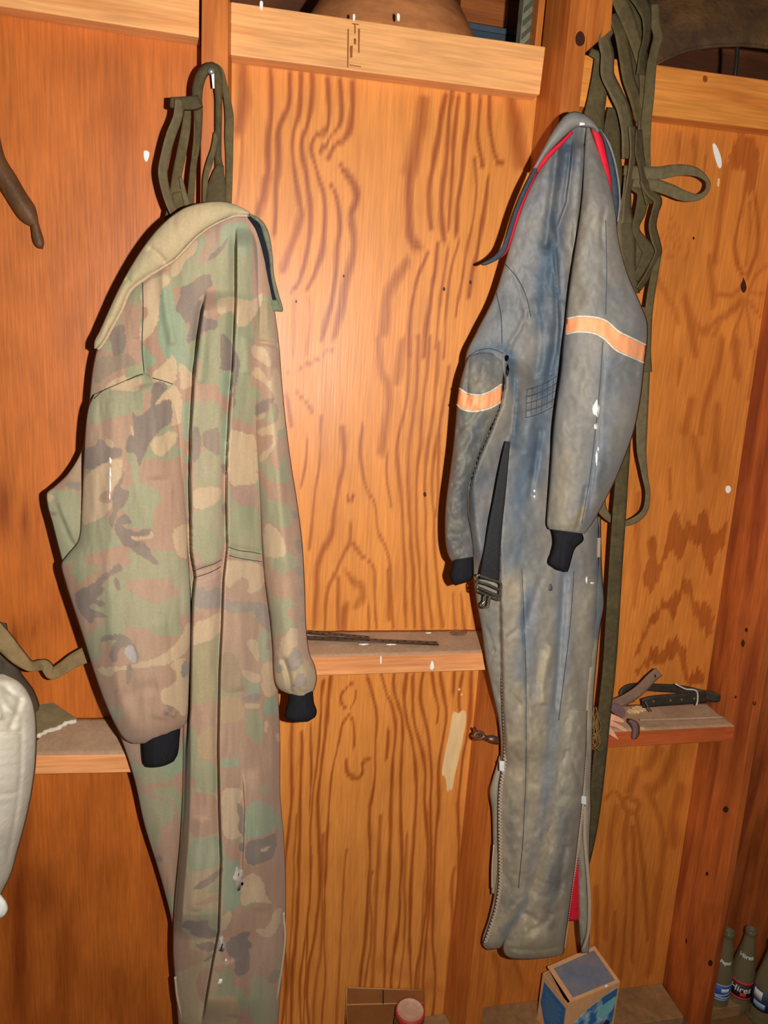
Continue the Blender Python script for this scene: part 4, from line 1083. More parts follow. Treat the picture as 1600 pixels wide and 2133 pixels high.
RID = [([1185, 300, 1172, 400, 1158, 500, 1150, 620], .012, 12), ([1162, 300, 1148, 420, 1136, 520], -.012, 8), ([1150, 470, 1168, 560, 1160, 700, 1140, 800], -.010, 7), ([1212, 300, 1206, 400, 1196, 520], .010, 9),
       ([1110, 620, 1130, 700, 1110, 800], -.006, 9), ([1066, 560, 1088, 620, 1100, 680], -.004, 4), ([1100, 640, 1080, 690, 1060, 720], -.006, 6), ([1125, 890, 1116, 960, 1104, 1040], -.010, 6), ([1105, 880, 1098, 950], .006, 8),
       ([1087, 1180, 1092, 1300, 1098, 1450, 1096, 1600, 1092, 1750], -.005, 3), ([1176, 1190, 1170, 1320, 1156, 1480], -.010, 7), ([1130, 1200, 1110, 1260, 1092, 1310], -.006, 8), ([1150, 1340, 1130, 1420, 1132, 1470], .010, 10),
       ([1060, 1440, 1085, 1470], -.004, 5), ([1055, 1330, 1080, 1310], -.004, 5), ([1200, 1440, 1192, 1580, 1180, 1700], .006, 16), ([1180, 1560, 1200, 1600, 1212, 1640], -.006, 7), ([1060, 1560, 1085, 1590], -.004, 6), ([1150, 1900, 1130, 1930, 1100, 1940], -.005, 8),
       ([1160, 1860, 1170, 1800, 1180, 1760], -.005, 7), ([1010, 1300, 1022, 1330, 1030, 1360], -.005, 4), ([1016, 1400, 1030, 1350], -.005, 4), ([1030, 1420, 1042, 1460], -.005, 4), ([1072, 800, 1110, 790, 1158, 775], -.004, 4), ([1070, 840, 1110, 828, 1158, 812], -.004, 4), ([1068, 866, 1110, 856, 1155, 838], -.004, 4)]
PBODY = sheet('torso_and_legs', [(1196, 262, 1236, 264, .135, .008), (1162, 296, 1244, 300, .132, .016), (1132, 340, 1256, 345, .13, .022), (1104, 392, 1266, 395, .128, .028), (1082, 445, 1272, 450, .124, .032), (1065, 500, 1270, 505, .12, .036), (1048, 560, 1262, 560, .115, .038),
    (1026, 625, 1256, 625, .112, .04), (992, 692, 1250, 692, .11, .042), (970, 742, 1246, 742, .108, .042), (968, 800, 1240, 800, .105, .042), (966, 870, 1238, 870, .105, .042), (962, 950, 1238, 950, .105, .044), (964, 1030, 1242, 1030, .105, .046), (972, 1100, 1248, 1100, .105, .048), (983, 1180, 1248, 1180, .105, .05),
    (992, 1250, 1246, 1250, .105, .05), (1002, 1305, 1242, 1305, .105, .05), (1011, 1370, 1236, 1370, .105, .05), (1024, 1435, 1230, 1435, .105, .05), (1038, 1500, 1225, 1500, .105, .05), (1043, 1560, 1223, 1560, .105, .05), (1040, 1610, 1220, 1610, .105, .05), (1034, 1660, 1215, 1660, .105, .05),
    (1034, 1740, 1206, 1735, .105, .05), (1036, 1800, 1186, 1800, .105, .046), (1030, 1860, 1150, 1860, .105, .04), (1018, 1915, 1098, 1915, .105, .032), (1005, 1960, 1062, 1955, .105, .026), (1008, 1972, 1048, 1968, .105, .02), (1018, 1979, 1040, 1976, .105, .010)],
    M_NYLON, suit, step_px=3.4, paint=nylon, back=.03, folds=folds(steps=STW, ridges=RID, wr=.0065, wsx=26, wsy=46, seed=5.5, fine=.0012))
FLEG = sheet('trouser_leg', [(1158, 1480, 1224, 1480, .118, .036), (1152, 1540, 1222, 1540, .118, .037), (1146, 1600, 1219, 1600, .118, .038), (1137, 1660, 1214, 1660, .118, .039), (1124, 1735, 1206, 1735, .118, .040), (1108, 1800, 1199, 1800, .118, .042), (1088, 1860, 1191, 1860, .118, .044), (1066, 1915, 1184, 1915, .118, .044),
    (1050, 1955, 1179, 1950, .118, .042), (1047, 1978, 1176, 1974, .118, .036), (1055, 1992, 1174, 1986, .118, .024, 4), (1068, 1997, 1168, 1990, .118, .012, 4)], M_NYLON, suit, step_px=3.2, paint=nylon, back=.01,
    folds=folds(ridges=[([1150, 1900, 1130, 1930, 1100, 1940], -.006, 8), ([1165, 1860, 1172, 1800, 1182, 1760], -.006, 7), ([1140, 1720, 1150, 1780, 1140, 1840], .005, 14), ([1180, 1560, 1200, 1600, 1212, 1640], -.006, 7), ([1060, 1975, 1110, 1982, 1170, 1972], -.003, 3), ([1090, 1900, 1120, 1920], -.005, 7)], wr=.008, wsx=26, wsy=40, seed=15.5, fine=.0012))
LS = sheet('sleeve', [(975, 745, 1052, 747, .134, .006, -12), (967, 766, 1051, 762, .134, .022, -9), (959, 795, 1049, 790, .136, .032), (953, 835, 1047, 832, .135, .036), (949, 880, 1034, 868, .134, .036), (945, 925, 1016, 903, .133, .034), (938, 980, 998, 945, .132, .034), (930, 1040, 982, 990, .13, .034), (927, 1080, 974, 1030, .13, .034),
    (927, 1115, 975, 1070, .13, .032), (930, 1142, 982, 1110, .13, .03), (936, 1162, 986, 1145, .13, .028), (946, 1174, 986, 1166, .13, .02)], M_NYLON, suit, step_px=3.0, paint=nylon,
    folds=folds(ridges=[([978, 750, 972, 800, 975, 830], -.005, 4), ([950, 900, 975, 880, 1000, 850], -.006, 6), ([948, 960, 970, 940, 990, 900], .006, 8), ([940, 1010, 965, 1000, 978, 970], -.006, 6), ([932, 1060, 955, 1055, 972, 1030], -.006, 7), ([934, 1110, 955, 1118, 975, 1105], -.006, 7), ([945, 1150, 965, 1140], -.004, 5), ([1008, 760, 1012, 800], .005, 8)], wr=.009, wsx=20, wsy=26, seed=7.7, fine=.0012))
sheet('cuff', [(944, 1166, 986, 1160, .138, .018), (940, 1185, 987, 1180, .138, .018), (937, 1198, 987, 1195, .138, .018), (941, 1212, 984, 1205, .138, .016), (948, 1220, 972, 1213, .138, .008)], M_KNIT, suit)
RS = sheet('sleeve', [(1222, 262, 1236, 264, .150, .004), (1219, 296, 1242, 294, .162, .010), (1217, 335, 1252, 332, .178, .014), (1214, 395, 1270, 385, .192, .022), (1209, 445, 1282, 440, .192, .028), (1201, 500, 1288, 495, .192, .032), (1190, 570, 1306, 565, .192, .038), (1181, 640, 1336, 636, .192, .042), (1178, 672, 1349, 672, .192, .044), (1174, 705, 1350, 700, .192, .046),
    (1169, 765, 1343, 760, .192, .048), (1160, 830, 1335, 830, .192, .05), (1152, 900, 1322, 895, .192, .05), (1148, 960, 1301, 955, .192, .05), (1144, 1020, 1280, 1005, .192, .05), (1140, 1070, 1254, 1055, .192, .046), (1139, 1092, 1234, 1090, .192, .042), (1143, 1102, 1218, 1112, .192, .034)], M_NYLON, suit, step_px=3.4, paint=nylon,
    folds=folds(ridges=[([1262, 430, 1252, 480, 1258, 520], -.003, 5), ([1260, 700, 1256, 800, 1240, 950, 1225, 1080], -.003, 4), ([1180, 900, 1220, 880, 1250, 890], -.004, 14), ([1300, 760, 1330, 780], -.004, 10), ([1255, 960, 1240, 1000, 1250, 1060], .007, 9), ([1222, 1010, 1214, 1060, 1202, 1104], -.006, 5)], wr=.006, wsx=34, wsy=60, seed=9.1, fine=.001))
sheet('cuff', [(1147, 1098, 1212, 1108, .200, .016), (1152, 1112, 1216, 1124, .198, .016), (1154, 1130, 1198, 1143, .198, .018), (1149, 1152, 1190, 1168, .198, .018), (1143, 1173, 1185, 1186, .198, .016), (1160, 1186, 1182, 1192, .198, .008)], M_KNIT, suit, folds=folds(ridges=[([1172, 1120, 1168, 1190], -.004, 3)], wr=.001))
sheet('collar', [(1250, 272, 1244, 276, .186, .002), (1236, 252, 1238, 268, .188, .006), (1216, 237, 1224, 265, .19, .008), (1196, 232, 1208, 264, .19, .01), (1180, 238, 1194, 269, .188, .01), (1164, 256, 1180, 281, .184, .01), (1147, 282, 1161, 299, .178, .008), (1130, 314, 1142, 318, .172, .006), (1113, 347, 1118, 351, .168, .002)],
    M_NYLON, suit, step_px=3, paint=plain((122, 118, 112), .12, 20, 20))
sheet('lapel', [(1114, 347, 1120, 352, .165, .002), (1098, 377, 1106, 382, .162, .003), (1082, 411, 1090, 416, .158, .003), (1068, 449, 1076, 453, .155, .003), (1055, 489, 1064, 494, .152, .003), (1043, 518, 1053, 525, .15, .003), (1026, 536, 1037, 541, .148, .003), (1004, 548, 1012, 553, .146, .002)], M_NAVY, suit, nu=8)
sheet('lining', [(1190, 270, 1194, 277, .168, .002), (1180, 282, 1188, 284, .168, .003), (1160, 301, 1170, 304, .165, .003), (1141, 318, 1150, 324, .162, .003), (1117, 351, 1122, 358, .158, .002)], M_RED, suit, nu=6)
sheet('lining', [(1112, 356, 1119, 360, .156, .002), (1098, 384, 1106, 390, .155, .003), (1083, 421, 1091, 426, .153, .003), (1071, 460, 1078, 464, .15, .003), (1059, 497, 1066, 502, .148, .003), (1048, 524, 1054, 529, .146, .003), (1036, 535, 1040, 540, .144, .002)], M_RED, suit, nu=6)
sheet('lining', [(1232, 267, 1247, 271, .176, .003), (1240, 295, 1257, 292, .175, .004), (1248, 325, 1264, 322, .174, .004), (1257, 358, 1271, 354, .172, .004), (1265, 392, 1275, 389, .17, .003), (1272, 419, 1276, 417, .168, .002)], M_RED, suit, nu=8)
sheet('lapel', [(1244, 268, 1254, 274, .172, .003), (1256, 291, 1267, 297, .17, .004), (1262, 320, 1277, 327, .168, .004), (1267, 352, 1284, 358, .166, .004), (1272, 390, 1289, 394, .164, .004), (1274, 425, 1290, 428, .162, .004), (1280, 464, 1286, 462, .16, .002)], M_NAVY, suit, nu=8)
P = pairs([1250, 271, 1267, 296, 1278, 326, 1285, 357, 1290, 393, 1291, 428, 1287, 462])
tube('hem', at(P[:, 0], P[:, 1], np.full(len(P), .172 + OFF)), .0016, mat('faded hem', (120, 118, 114), noise=.2), suit, n=60)

def band(name, o, top, bot, m, parent, lift=.0022, n=46, k=7):
    T, Bt = catmull(pairs(top), n), catmull(pairs(bot), n)
    F = np.zeros((n, k, 3)); last = .17
    for i in range(n):
        for j in range(k):
            x, y = T[i] + (Bt[i] - T[i]) * j / (k - 1)
            d = on_sheet(o, x, y, lift + .0006 * math.sin(i * 1.3 + 3 * mnoise.noise((i * .3, j * .4, 0))))
            if d is None: d = last
            last = d; F[i, j] = at(x, y, d)
    B = F + np.array([0, .0016, 0])
    V = [tuple(p) for p in F.reshape(-1, 3)] + [tuple(p) for p in B.reshape(-1, 3)]
    ix = np.arange(n * k).reshape(n, k); b = ix + n * k; fs = []
    for i in range(n - 1):
        for j in range(k - 1):
            fs += [(ix[i, j], ix[i, j + 1], ix[i + 1, j + 1], ix[i + 1, j]), (b[i, j], b[i + 1, j], b[i + 1, j + 1], b[i, j + 1])]
        for j in (0, k - 1): fs.append((ix[i, j], ix[i + 1, j], b[i + 1, j], b[i, j]))
    for i in (0, n - 1):
        for j in range(k - 1): fs.append((ix[i, j], ix[i, j + 1], b[i, j + 1], b[i, j]))
    ob = link(name, mesh(name, V, [tuple(int(t) for t in f) for f in fs]), m, parent, smooth=True)
    for j in (0, k - 1):
        pp = F[:, j] + np.array([0, -.0004, 0])
        tube('piping', pp, .0019, M_PIPING, ob, smooth_path=False, nseg=6)
    return ob
band('reflective_band', RS, [1181, 664, 1205, 659, 1240, 661, 1262, 668, 1288, 690, 1320, 706, 1346, 719], [1178, 696, 1205, 691, 1236, 694, 1256, 704, 1284, 730, 1315, 744, 1342, 756], M_ORANGE, suit)
band('reflective_band', LS, [957, 809, 973, 819, 996, 823, 1020, 816, 1045, 800], [952, 842, 962, 852, 986, 857, 1018, 851, 1044, 837], M_ORANGE, suit)
ribbon('webbing_strap', [(1058, 920, .225, 10), (1050, 975, .23, 17), (1041, 1040, .23, 23), (1032, 1100, .228, 28), (1025, 1160, .224, 34), (1020, 1208, .214, 40)], M_BLACKSTRAP, suit, thick=.003)
def wire(name, l, d, r, m, parent, closed=False):
    P = pairs(l)
    if closed: P = np.vstack([P, P[:1]])
    return tube(name, at(P[:, 0], P[:, 1], np.full(len(P), d)), r, m, parent, n=len(P) * 8)
bk = wire('buckle', [996, 1197, 1020, 1206, 1044, 1217, 1043, 1228, 1018, 1218, 995, 1209, 993, 1202], .218, .0022, M_BUCKLE, suit, True)
wire('buckle_bar', [993, 1222, 1018, 1233, 1043, 1243], .218, .0026, M_BUCKLE, bk); wire('buckle_bar', [994, 1230, 1018, 1241, 1041, 1251], .218, .002, M_BUCKLE, bk)
wire('buckle_bar', [995, 1208, 993, 1218, 994, 1231], .218, .002, M_BUCKLE, bk); wire('buckle_bar', [1043, 1226, 1042, 1240, 1041, 1251], .218, .002, M_BUCKLE, bk)
wire('buckle_hook', [1011, 1240, 1010, 1252, 1004, 1259, 1008, 1265, 1016, 1264, 1019, 1254, 1020, 1244], .218, .0022, M_BUCKLE, bk)
def zipper(l, d, r=.0026, dashed=True):
    P = pairs(l); Q = catmull(P, 160)
    W = at(Q[:, 0], Q[:, 1], np.full(len(Q), d))
    V = []; fs = []
    for i in range(0, len(W) - 1):       # interlocked teeth along a tape
        t = W[i + 1] - W[i]; L0 = np.linalg.norm(t); t /= L0 + 1e-9; nrm = np.cross(t, [0, 1, 0]); nrm /= np.linalg.norm(nrm)
        c = W[i] + nrm * (r * .5 if i % 2 else -r * .5); h = L0 * .36
        b0 = len(V)
        for sy in (0, -r * .9):
            for a, b in ((-1, -1), (1, -1), (1, 1), (-1, 1)):
                V.append(c + nrm * a * r * .9 + t * b * h + np.array([0, sy, 0]))
        fs += [(b0, b0 + 1, b0 + 2, b0 + 3), (b0 + 7, b0 + 6, b0 + 5, b0 + 4)] + [(b0 + k, b0 + (k + 1) % 4, b0 + 4 + (k + 1) % 4, b0 + 4 + k) for k in range(4)]
    z = link('zipper', mesh('zipper', V, fs), M_ZIP, suit)
    tube('zipper_tape', W + np.array([0, .002, 0]), r * 1.25, M_NAVY, z, smooth_path=False, nseg=6)
    return z
def zd(l, e=.003):
    return max(filter(None, [on_sheet(PBODY, x, y, e) for x, y in pairs(l)]), default=.15)
z1 = zipper([1047, 1410, 1050, 1490, 1053, 1550, 1050, 1595, 1043, 1640, 1041, 1700, 1042, 1770, 1042, 1830, 1034, 1890, 1022, 1930, 1010, 1965], .168)
z2 = zipper([1229, 1390, 1222, 1460, 1221, 1520], .150); z3 = zipper([1217, 1575, 1215, 1640, 1213, 1680, 1206, 1740, 1198, 1800, 1188, 1860, 1182, 1910, 1174, 1975], .152)
z4 = zipper([1217, 1680, 1217, 1740, 1223, 1810, 1227, 1880, 1225, 1940, 1215, 1975], .150)
z5 = zipper([1247, 1120, 1246, 1160], .150)
wire('zipper', [1029, 1760, 1026, 1800, 1025, 1850], .15, .002, M_ZIP, suit)
M_PULL = mat('pale zipper pull', (222, 222, 220), rough=.4, spec=.6, metal=.0)
def pull(z, x, y, w, h, d):
    beam('zipper_pull', [(x - w / 2, y - h / 2), (x + w / 2, y - h / 2 + 1), (x + w / 2, y + h / 2), (x - w / 2, y + h / 2 - 2)], d + .004, M_PULL, dB=d, bevel=.0012, kind=None, parent=z)
pull(z1, 1046, 1597, 10, 22, .176); pull(z3, 1217, 1668, 10, 18, .16)
for P in ([1217, 300, 1214, 380, 1208, 440], [1087, 1185, 1092, 1300, 1096, 1430, 1096, 1580, 1090, 1740, 1080, 1850], [1196, 1190, 1188, 1300, 1174, 1420, 1164, 1500], [1048, 545, 1078, 580, 1097, 620, 1106, 660], [1034, 610, 1044, 660, 1046, 715]):
    stitch(PBODY, P, suit, m=M_THREAD, r=.0008, n=40)
for y0 in (0, 14, 28, 44, 58):
    stitch(PBODY, [1096, 812 + y0, 1118, 806 + y0, 1140, 796 + y0, 1160, 784 + y0], suit, m=M_THREAD, r=.0007)
for i in range(6): stitch(PBODY, [1098 + i * 11, 812 - i * 5, 1095 + i * 11, 870 - i * 5], suit, m=M_THREAD, r=.0006, n=10)
stitch(PBODY, [976, 742, 996, 730, 1020, 726, 1048, 736], suit, m=M_THREAD); stain('frayed_hole', PBODY, 1056, 746, 9, 12, M_TEAR, suit, 41); stain('frayed_hole', PBODY, 1058, 770, 6, 26, M_TEAR, suit, 42)
stitch(RS, [1262, 460, 1264, 560, 1262, 655], suit, m=M_THREAD, r=.0006); stitch(RS, [1256, 712, 1250, 800, 1240, 900, 1228, 1000, 1212, 1090], suit, m=M_THREAD, r=.0006)
for i, (o, x, y, w, h) in enumerate([(RS, 1243, 851, 14, 32), (RS, 1242, 888, 7, 14), (RS, 1243, 955, 4, 30), (RS, 1246, 935, 3, 10), (PBODY, 1113, 1023, 4, 6), (PBODY, 1113, 1034, 4, 5)]):
    stain('bird_dropping', o, x, y, w, h, M_DROP, suit, seed=20 + i)
stain('bird_dropping', PBODY, 1223, 1210, 4, 14, M_DROP, suit, 30); stain('bird_dropping', PBODY, 1235, 1215, 10, 4, M_DROP, suit, 31)
stain('stain_spot', PBODY, 1147, 1224, 8, 14, mat('oil spot', (86, 86, 84)), suit, 33)
cs = sheet('snap', [(1208, 255, 1220, 256, .2, .002), (1208, 259, 1220, 260, .2, .002)], M_DROP, suit, nu=5)
OFF = 0.0

# ------------------------------------------------------------------ webbing straps
M_WEB = mat('dirty olive webbing', (98, 84, 56), rough=0.95, spec=0.12, noise=0.22, nscale=90, bump=0.3, bscale=700, blot=0.6, blot_scale=25, blot_rgb=(78, 66, 44))
M_WEBD = mat('dark olive webbing', (80, 69, 47), rough=0.95, spec=0.12, noise=0.25, nscale=80, bump=0.3, bscale=700, blot=0.5, blot_scale=22, blot_rgb=(98, 82, 52))
M_WEBG = mat('grey-brown webbing', (106, 92, 66), rough=0.95, spec=0.12, noise=0.22, nscale=80, bump=0.3, bscale=700)
M_BRACKET = mat('painted steel hook', (78, 76, 62), rough=0.45, metal=0.4, noise=0.2)
M_NAIL = mat('steel nail', (196, 196, 192), rough=0.35, metal=0.8)
def web(v, pts, m, par, name='strap', **k):
    ox, oy, s = v
    P = np.asarray(pts, float).reshape(-1, 4)
    P = np.c_[ox + s * P[:, 0], oy + s * P[:, 1], P[:, 2], P[:, 3] * s]
    return ribbon(name, P, m, par, **k)
bun = thing('webbing_harness', 'small bundle of olive webbing straps looped over a nail above the camouflage coverall', 'strap', Pt(437, 150, .10))
V1 = (280, 100, .225)
web(V1, [560,1000,.098,70, 585,800,.10,74, 590,600,.104,84, 580,440,.112,96, 600,300,.118,100, 650,205,.120,100, 710,180,.121,104, 760,230,.120,100, 775,340,.116,84, 780,480,.112,66, 778,640,.108,66, 775,840,.105,62, 775,1000,.103,64, 785,1110,.104,80], M_WEBD, bun, thick=.005, cup=.004)
web(V1, [700,150,.116,60, 780,200,.116,70, 830,340,.113,60, 860,480,.11,66, 880,640,.108,80, 878,820,.106,80, 880,1000,.104,70, 878,1250,.104,62, 870,1470,.106,60], M_WEB, bun, thick=.004)
web(V1, [590,430,.105,60, 580,640,.104,56, 570,900,.102,56, 540,1150,.101,60, 515,1500,.104,70], M_WEB, bun, thick=.003)
web(V1, [330,500,.120,90, 430,505,.122,110, 560,500,.123,120, 610,480,.12,110], M_WEBD, bun, thick=.01)
web(V1, [420,470,.124,90, 405,620,.126,86, 340,800,.128,92, 290,980,.128,86, 262,1140,.127,86, 285,1300,.128,80, 345,1480,.13,76, 400,1600,.13,70], M_WEBG, bun, thick=.003, tilt=.006)
web(V1, [495,560,.108,60, 480,720,.108,80, 440,950,.108,90, 395,1180,.107,90, 370,1380,.107,100, 320,1700,.107,120], M_WEB, bun, thick=.003)
web(V1, [425,1190,.114,30, 450,1300,.115,44, 480,1430,.116,46, 500,1560,.116,40], M_WEBG, bun, thick=.003)
web(V1, [400,1330,.110,100, 430,1480,.111,130, 440,1640,.111,140], M_WEB, bun, thick=.003)
web(V1, [755,780,.108,40, 735,920,.110,46, 690,1080,.111,60, 660,1200,.111,50, 650,1480,.110,44], M_WEB, bun, thick=.003)
web(V1, [800,1080,.112,60, 780,1160,.113,110, 765,1280,.113,170, 750,1500,.113,200], M_WEBD, bun, thick=.003)
nl = thing('nail', 'pale nail head holding the webbing loop on the left stud', 'nail', Pt(440, 146, .089))
a_ = np.array(Pt(440, 148, .085)); b_ = np.array(Pt(440, 148, .128))
tube('shank', [a_, b_], .0022, M_NAIL, nl, smooth_path=False)
tube('head', [b_, b_ + np.array([0, -.002, 0])], .005, M_NAIL, nl, smooth_path=False, nseg=14)
stain_d = beam('paint_drip', [(440, 152), (446, 152), (447, 184), (443, 184)], .1275, M_DROP, dB=.126, bevel=.0005, kind=None, parent=bun)
stain_d['label'] = 'white drip on the loop'

bun2 = thing('webbing_strap_bundle', 'thick bundle of tangled olive webbing straps behind the padded coverall on the right', 'strap', Pt(1290, 60, .07))
V2 = (1200, 0, .25); V3 = (1200, 300, .25)
web(V2, [120,430,.060,60, 190,470,.062,80, 205,570,.063,120, 180,800,.063,150, 150,1000,.062,170, 160,1400,.062,170], M_WEB, bun2)
web(V2, [330,900,.064,130, 300,1150,.064,140, 320,1500,.064,140, 330,1900,.064,130], M_WEBD, bun2)
web(V2, [320,200,.070,70, 240,320,.076,100, 265,460,.080,110, 262,600,.082,112, 330,760,.084,110, 400,920,.086,110, 430,1120,.086,96, 425,1320,.086,80], M_WEBG, bun2, tilt=.006)
web(V2, [300,120,.072,80, 370,260,.076,100, 410,470,.079,100, 440,650,.080,100, 500,830,.081,100, 540,1000,.082,90], M_WEB, bun2, tilt=.005)
web(V2, [330,-60,.070,110, 400,80,.074,130, 470,260,.076,110, 530,450,.078,95, 575,640,.079,90, 575,900,.079,90, 560,1100,.078,90], M_WEB, bun2)
web(V2, [470,-80,.082,120, 560,40,.086,120, 595,160,.088,80, 590,320,.087,60, 560,440,.086,60, 545,620,.085,80], M_WEBD, bun2, tilt=.006)
web(V2, [400,-60,.066,160, 470,200,.068,180, 520,500,.070,160, 560,800,.072,120, 560,1050,.073,120], M_WEBD, bun2)
web(V2, [655,30,.084,70, 660,180,.086,80, 685,300,.088,80, 655,420,.088,70, 630,560,.088,80, 610,800,.088,84, 585,1060,.087,84, 590,1250,.087,60, 600,1480,.086,60], M_WEB, bun2, tilt=-.004)
web(V2, [470,1050,.088,60, 480,1250,.09,56, 450,1500,.092,50, 425,1700,.093,60, 430,1860,.093,110], M_WEBG, bun2, tilt=.01)
web(V2, [530,1080,.088,60, 530,1250,.089,76, 560,1400,.09,70, 590,1560,.091,80, 620,1700,.091,70], M_WEBD, bun2, tilt=.006)
web(V3, [400,230,.086,110, 520,240,.088,112, 700,240,.092,106, 870,215,.096,96, 990,228,.100,76, 1070,275,.104,44, 1108,330,.106,30, 1085,400,.104,36, 1010,445,.100,58, 900,430,.096,90, 780,380,.092,104, 640,335,.088,104, 480,310,.086,90], M_WEBG, bun2, thick=.002, step_px=4)
web(V3, [450,320,.084,60, 500,340,.084,110, 560,400,.084,100, 540,560,.085,90, 500,700,.086,60, 560,820,.088,90, 610,900,.088,110, 560,1010,.087,80, 500,1130,.086,60], M_WEBD, bun2)
web(V3, [430,260,.092,50, 425,420,.093,70, 410,600,.094,120, 425,800,.094,150, 440,1000,.094,130, 480,1250,.092,110], M_WEBG, bun2, tilt=.012)
web(V3, [560,300,.090,60, 620,400,.091,70, 685,470,.092,70, 660,570,.092,60, 640,680,.092,64, 665,800,.093,70, 690,890,.093,56, 650,1000,.092,60, 590,1110,.091,50, 520,1210,.09,50], M_WEB, bun2, tilt=.008)
web(V3, [520,760,.083,60, 540,860,.083,70, 520,960,.083,60, 500,1080,.083,50], M_WEB, bun2)
web(V3, [690,930,.089,44, 650,1120,.09,60, 620,1300,.09,64, 600,1480,.09,66, 590,1700,.089,70, 600,1900,.088,70], M_WEB, bun2)
VF = (0, 0, 1)
web(VF, [1347,640,.088,26, 1342,760,.088,26, 1338,870,.088,24, 1337,935,.088,20, 1343,985,.089,13, 1350,1030,.090,10, 1345,1062,.089,11, 1324,1083,.086,13, 1298,1091,.083,11, 1270,1080,.081,14, 1254,1058,.08,20, 1250,1020,.08,22], M_WEBG, bun2, step_px=3)
web(VF, [1304,880,.10,26, 1298,970,.102,26, 1290,1080,.104,28, 1282,1200,.106,28, 1276,1300,.108,28, 1269,1400,.110,27, 1258,1500,.110,27, 1248,1600,.105,27, 1238,1690,.098,25, 1226,1760,.092,24, 1214,1810,.09,22], M_WEBD, bun2, thick=.003)

# leather sheath end at the left edge
M_LEATHER = mat('old brown leather', (98, 66, 40), rough=0.6, spec=0.35, noise=0.3, nscale=30, bump=0.4, bscale=90, blot=0.5, blot_scale=14, blot_rgb=(70, 48, 36))
lea = thing('leather_strap', 'tapered brown leather strap with a narrow tongue at the left edge', 'strap', Pt(0, 350, .03))
sheet('strap_body', [(-60, 300, -6, 250, .012, .018), (-20, 366, 10, 325, .012, .020), (6, 405, 34, 366, .012, .020), (24, 434, 56, 404, .012, .020), (38, 454, 74, 432, .012, .018), (52, 466, 79, 452, .012, .014), (62, 471, 81, 466, .012, .010)], M_LEATHER, lea, step_px=3)
sheet('tongue', [(63, 466, 80, 462, .012, .009), (65, 485, 86, 482, .012, .009), (68, 502, 91, 498, .012, .009), (76, 515, 92, 510, .012, .008), (82, 518, 89, 516, .012, .003)], M_LEATHER, lea, step_px=3)

# ------------------------------------------------------------------ loft above the blocking
M_BOWL = mat('dark turned wood', (196, 126, 76), rough=0.4, spec=0.5, noise=0.25, nscale=14, stretch=(1, 1, 3), bump=0.1, bscale=30)
bowl = thing('wooden_bowl', 'upturned round brown wooden bowl on the loft above the middle bay', 'bowl', tuple(at(812, 60, -.25)))
cb = at(812, 62, -.24); rim = abs(at(990, 62, -.24)[0] - cb[0]) * 1.12
prof = [(rim, 0), (rim * 1.005, .006), (rim * .985, .02), (rim * .97, .06), (rim * .88, .125), (rim * .70, .185), (rim * .42, .225), (rim * .04, .24)]
lathe('bowl_wall', prof, M_BOWL, bowl, 48, Matrix.Translation((cb[0], cb[1], 2.111)))
lathe('rim', [(rim * .99, 0), (rim * 1.02, .002), (rim * 1.02, .010), (rim * .99, .012)], mat('pale worn rim', (176, 132, 88), rough=.5), bowl, 48, Matrix.Translation((cb[0], cb[1], 2.111)))

def boxw(name, x0, x1, y0, y1, z0, z1, m, label, cat, par=None):
    r = thing(name, label, cat, ((x0 + x1) / 2, (y0 + y1) / 2, z0))
    return r, lambda n, *a, **k: box(n, *a, parent=r, **k)
p0, p1 = at(986, 60, -.42), at(1082, 60, -.42); zt_ = float(at(1040, 58, -.42)[2])
slate = thing('storage_box', 'dark slate-blue box in the shadow of the loft, right of the bowl', 'box', (float((p0[0] + p1[0]) / 2), .46, 2.111))
box('body', p0[0] - .04, p1[0], .42, .52, 2.111, zt_ - .012, mat('dark slate card', (62, 78, 92), rough=.8), slate); box('lid', p0[0] - .042, p1[0] + .002, .417, .523, zt_ - .012, zt_, mat('slate lid', (76, 90, 102), rough=.8), slate)
p0, p1 = at(958, 30, -.55), at(1058, 30, -.55); zl_, zh_ = float(at(1010, 50, -.55)[2]), float(at(1010, -60, -.55)[2])
brd = prism('loft_board', [(p0[0], .55, zl_), (p1[0], .55, zl_), (p1[0], .55, zh_), (p0[0], .55, zh_)], [(p0[0], .58, zl_), (p1[0], .58, zl_), (p1[0], .58, zh_), (p0[0], .58, zh_)], wood('brown loft board', (186, 106, 52), (130, 70, 32), axis='X', rings=18, blot=.3))
for xx in (p0[0] + .01, p1[0] - .04): box('board_post', xx, xx + .03, .58, .62, 2.111, zh_, M_DARKWOOD, parent=brd)
tag(brd, 'brown board standing at the back of the loft, above the slate-blue box', 'board')
M_GREYBOOK = mat('dusty grey-green ridged card', (118, 116, 92), rough=.95, noise=.3, nscale=60)
p0, p1 = at(1084, 80, -.06), at(1114, 86, -.06)
gb = thing('ridged_panel', 'dusty grey-green ridged panel standing on edge against the right stud', 'panel', (float(p0[0]), .07, 2.111))
box('sheet', p0[0], p1[0] - .002, .06, .085, 2.111, 2.35, M_GREYBOOK, gb)
for i in range(9):
    z = 2.118 + i * .022
    prism('ridge', [(p0[0] + .002, .058, z), (p1[0] - .004, .058, z + .024), (p1[0] - .004, .058, z + .034), (p0[0] + .002, .058, z + .010)], [(p0[0] + .002, .0605, z), (p1[0] - .004, .0605, z + .024), (p1[0] - .004, .0605, z + .034), (p0[0] + .002, .0605, z + .010)], mat('dark ridge', (78, 78, 64), rough=.95), gb, bevel=0)
p0, p1 = at(1115, 86, -.03), at(1137, 90, -.03)
box('trim_12', p0[0], p1[0], .03, .07, 2.111, 2.5, M_STUD, kind='structure')

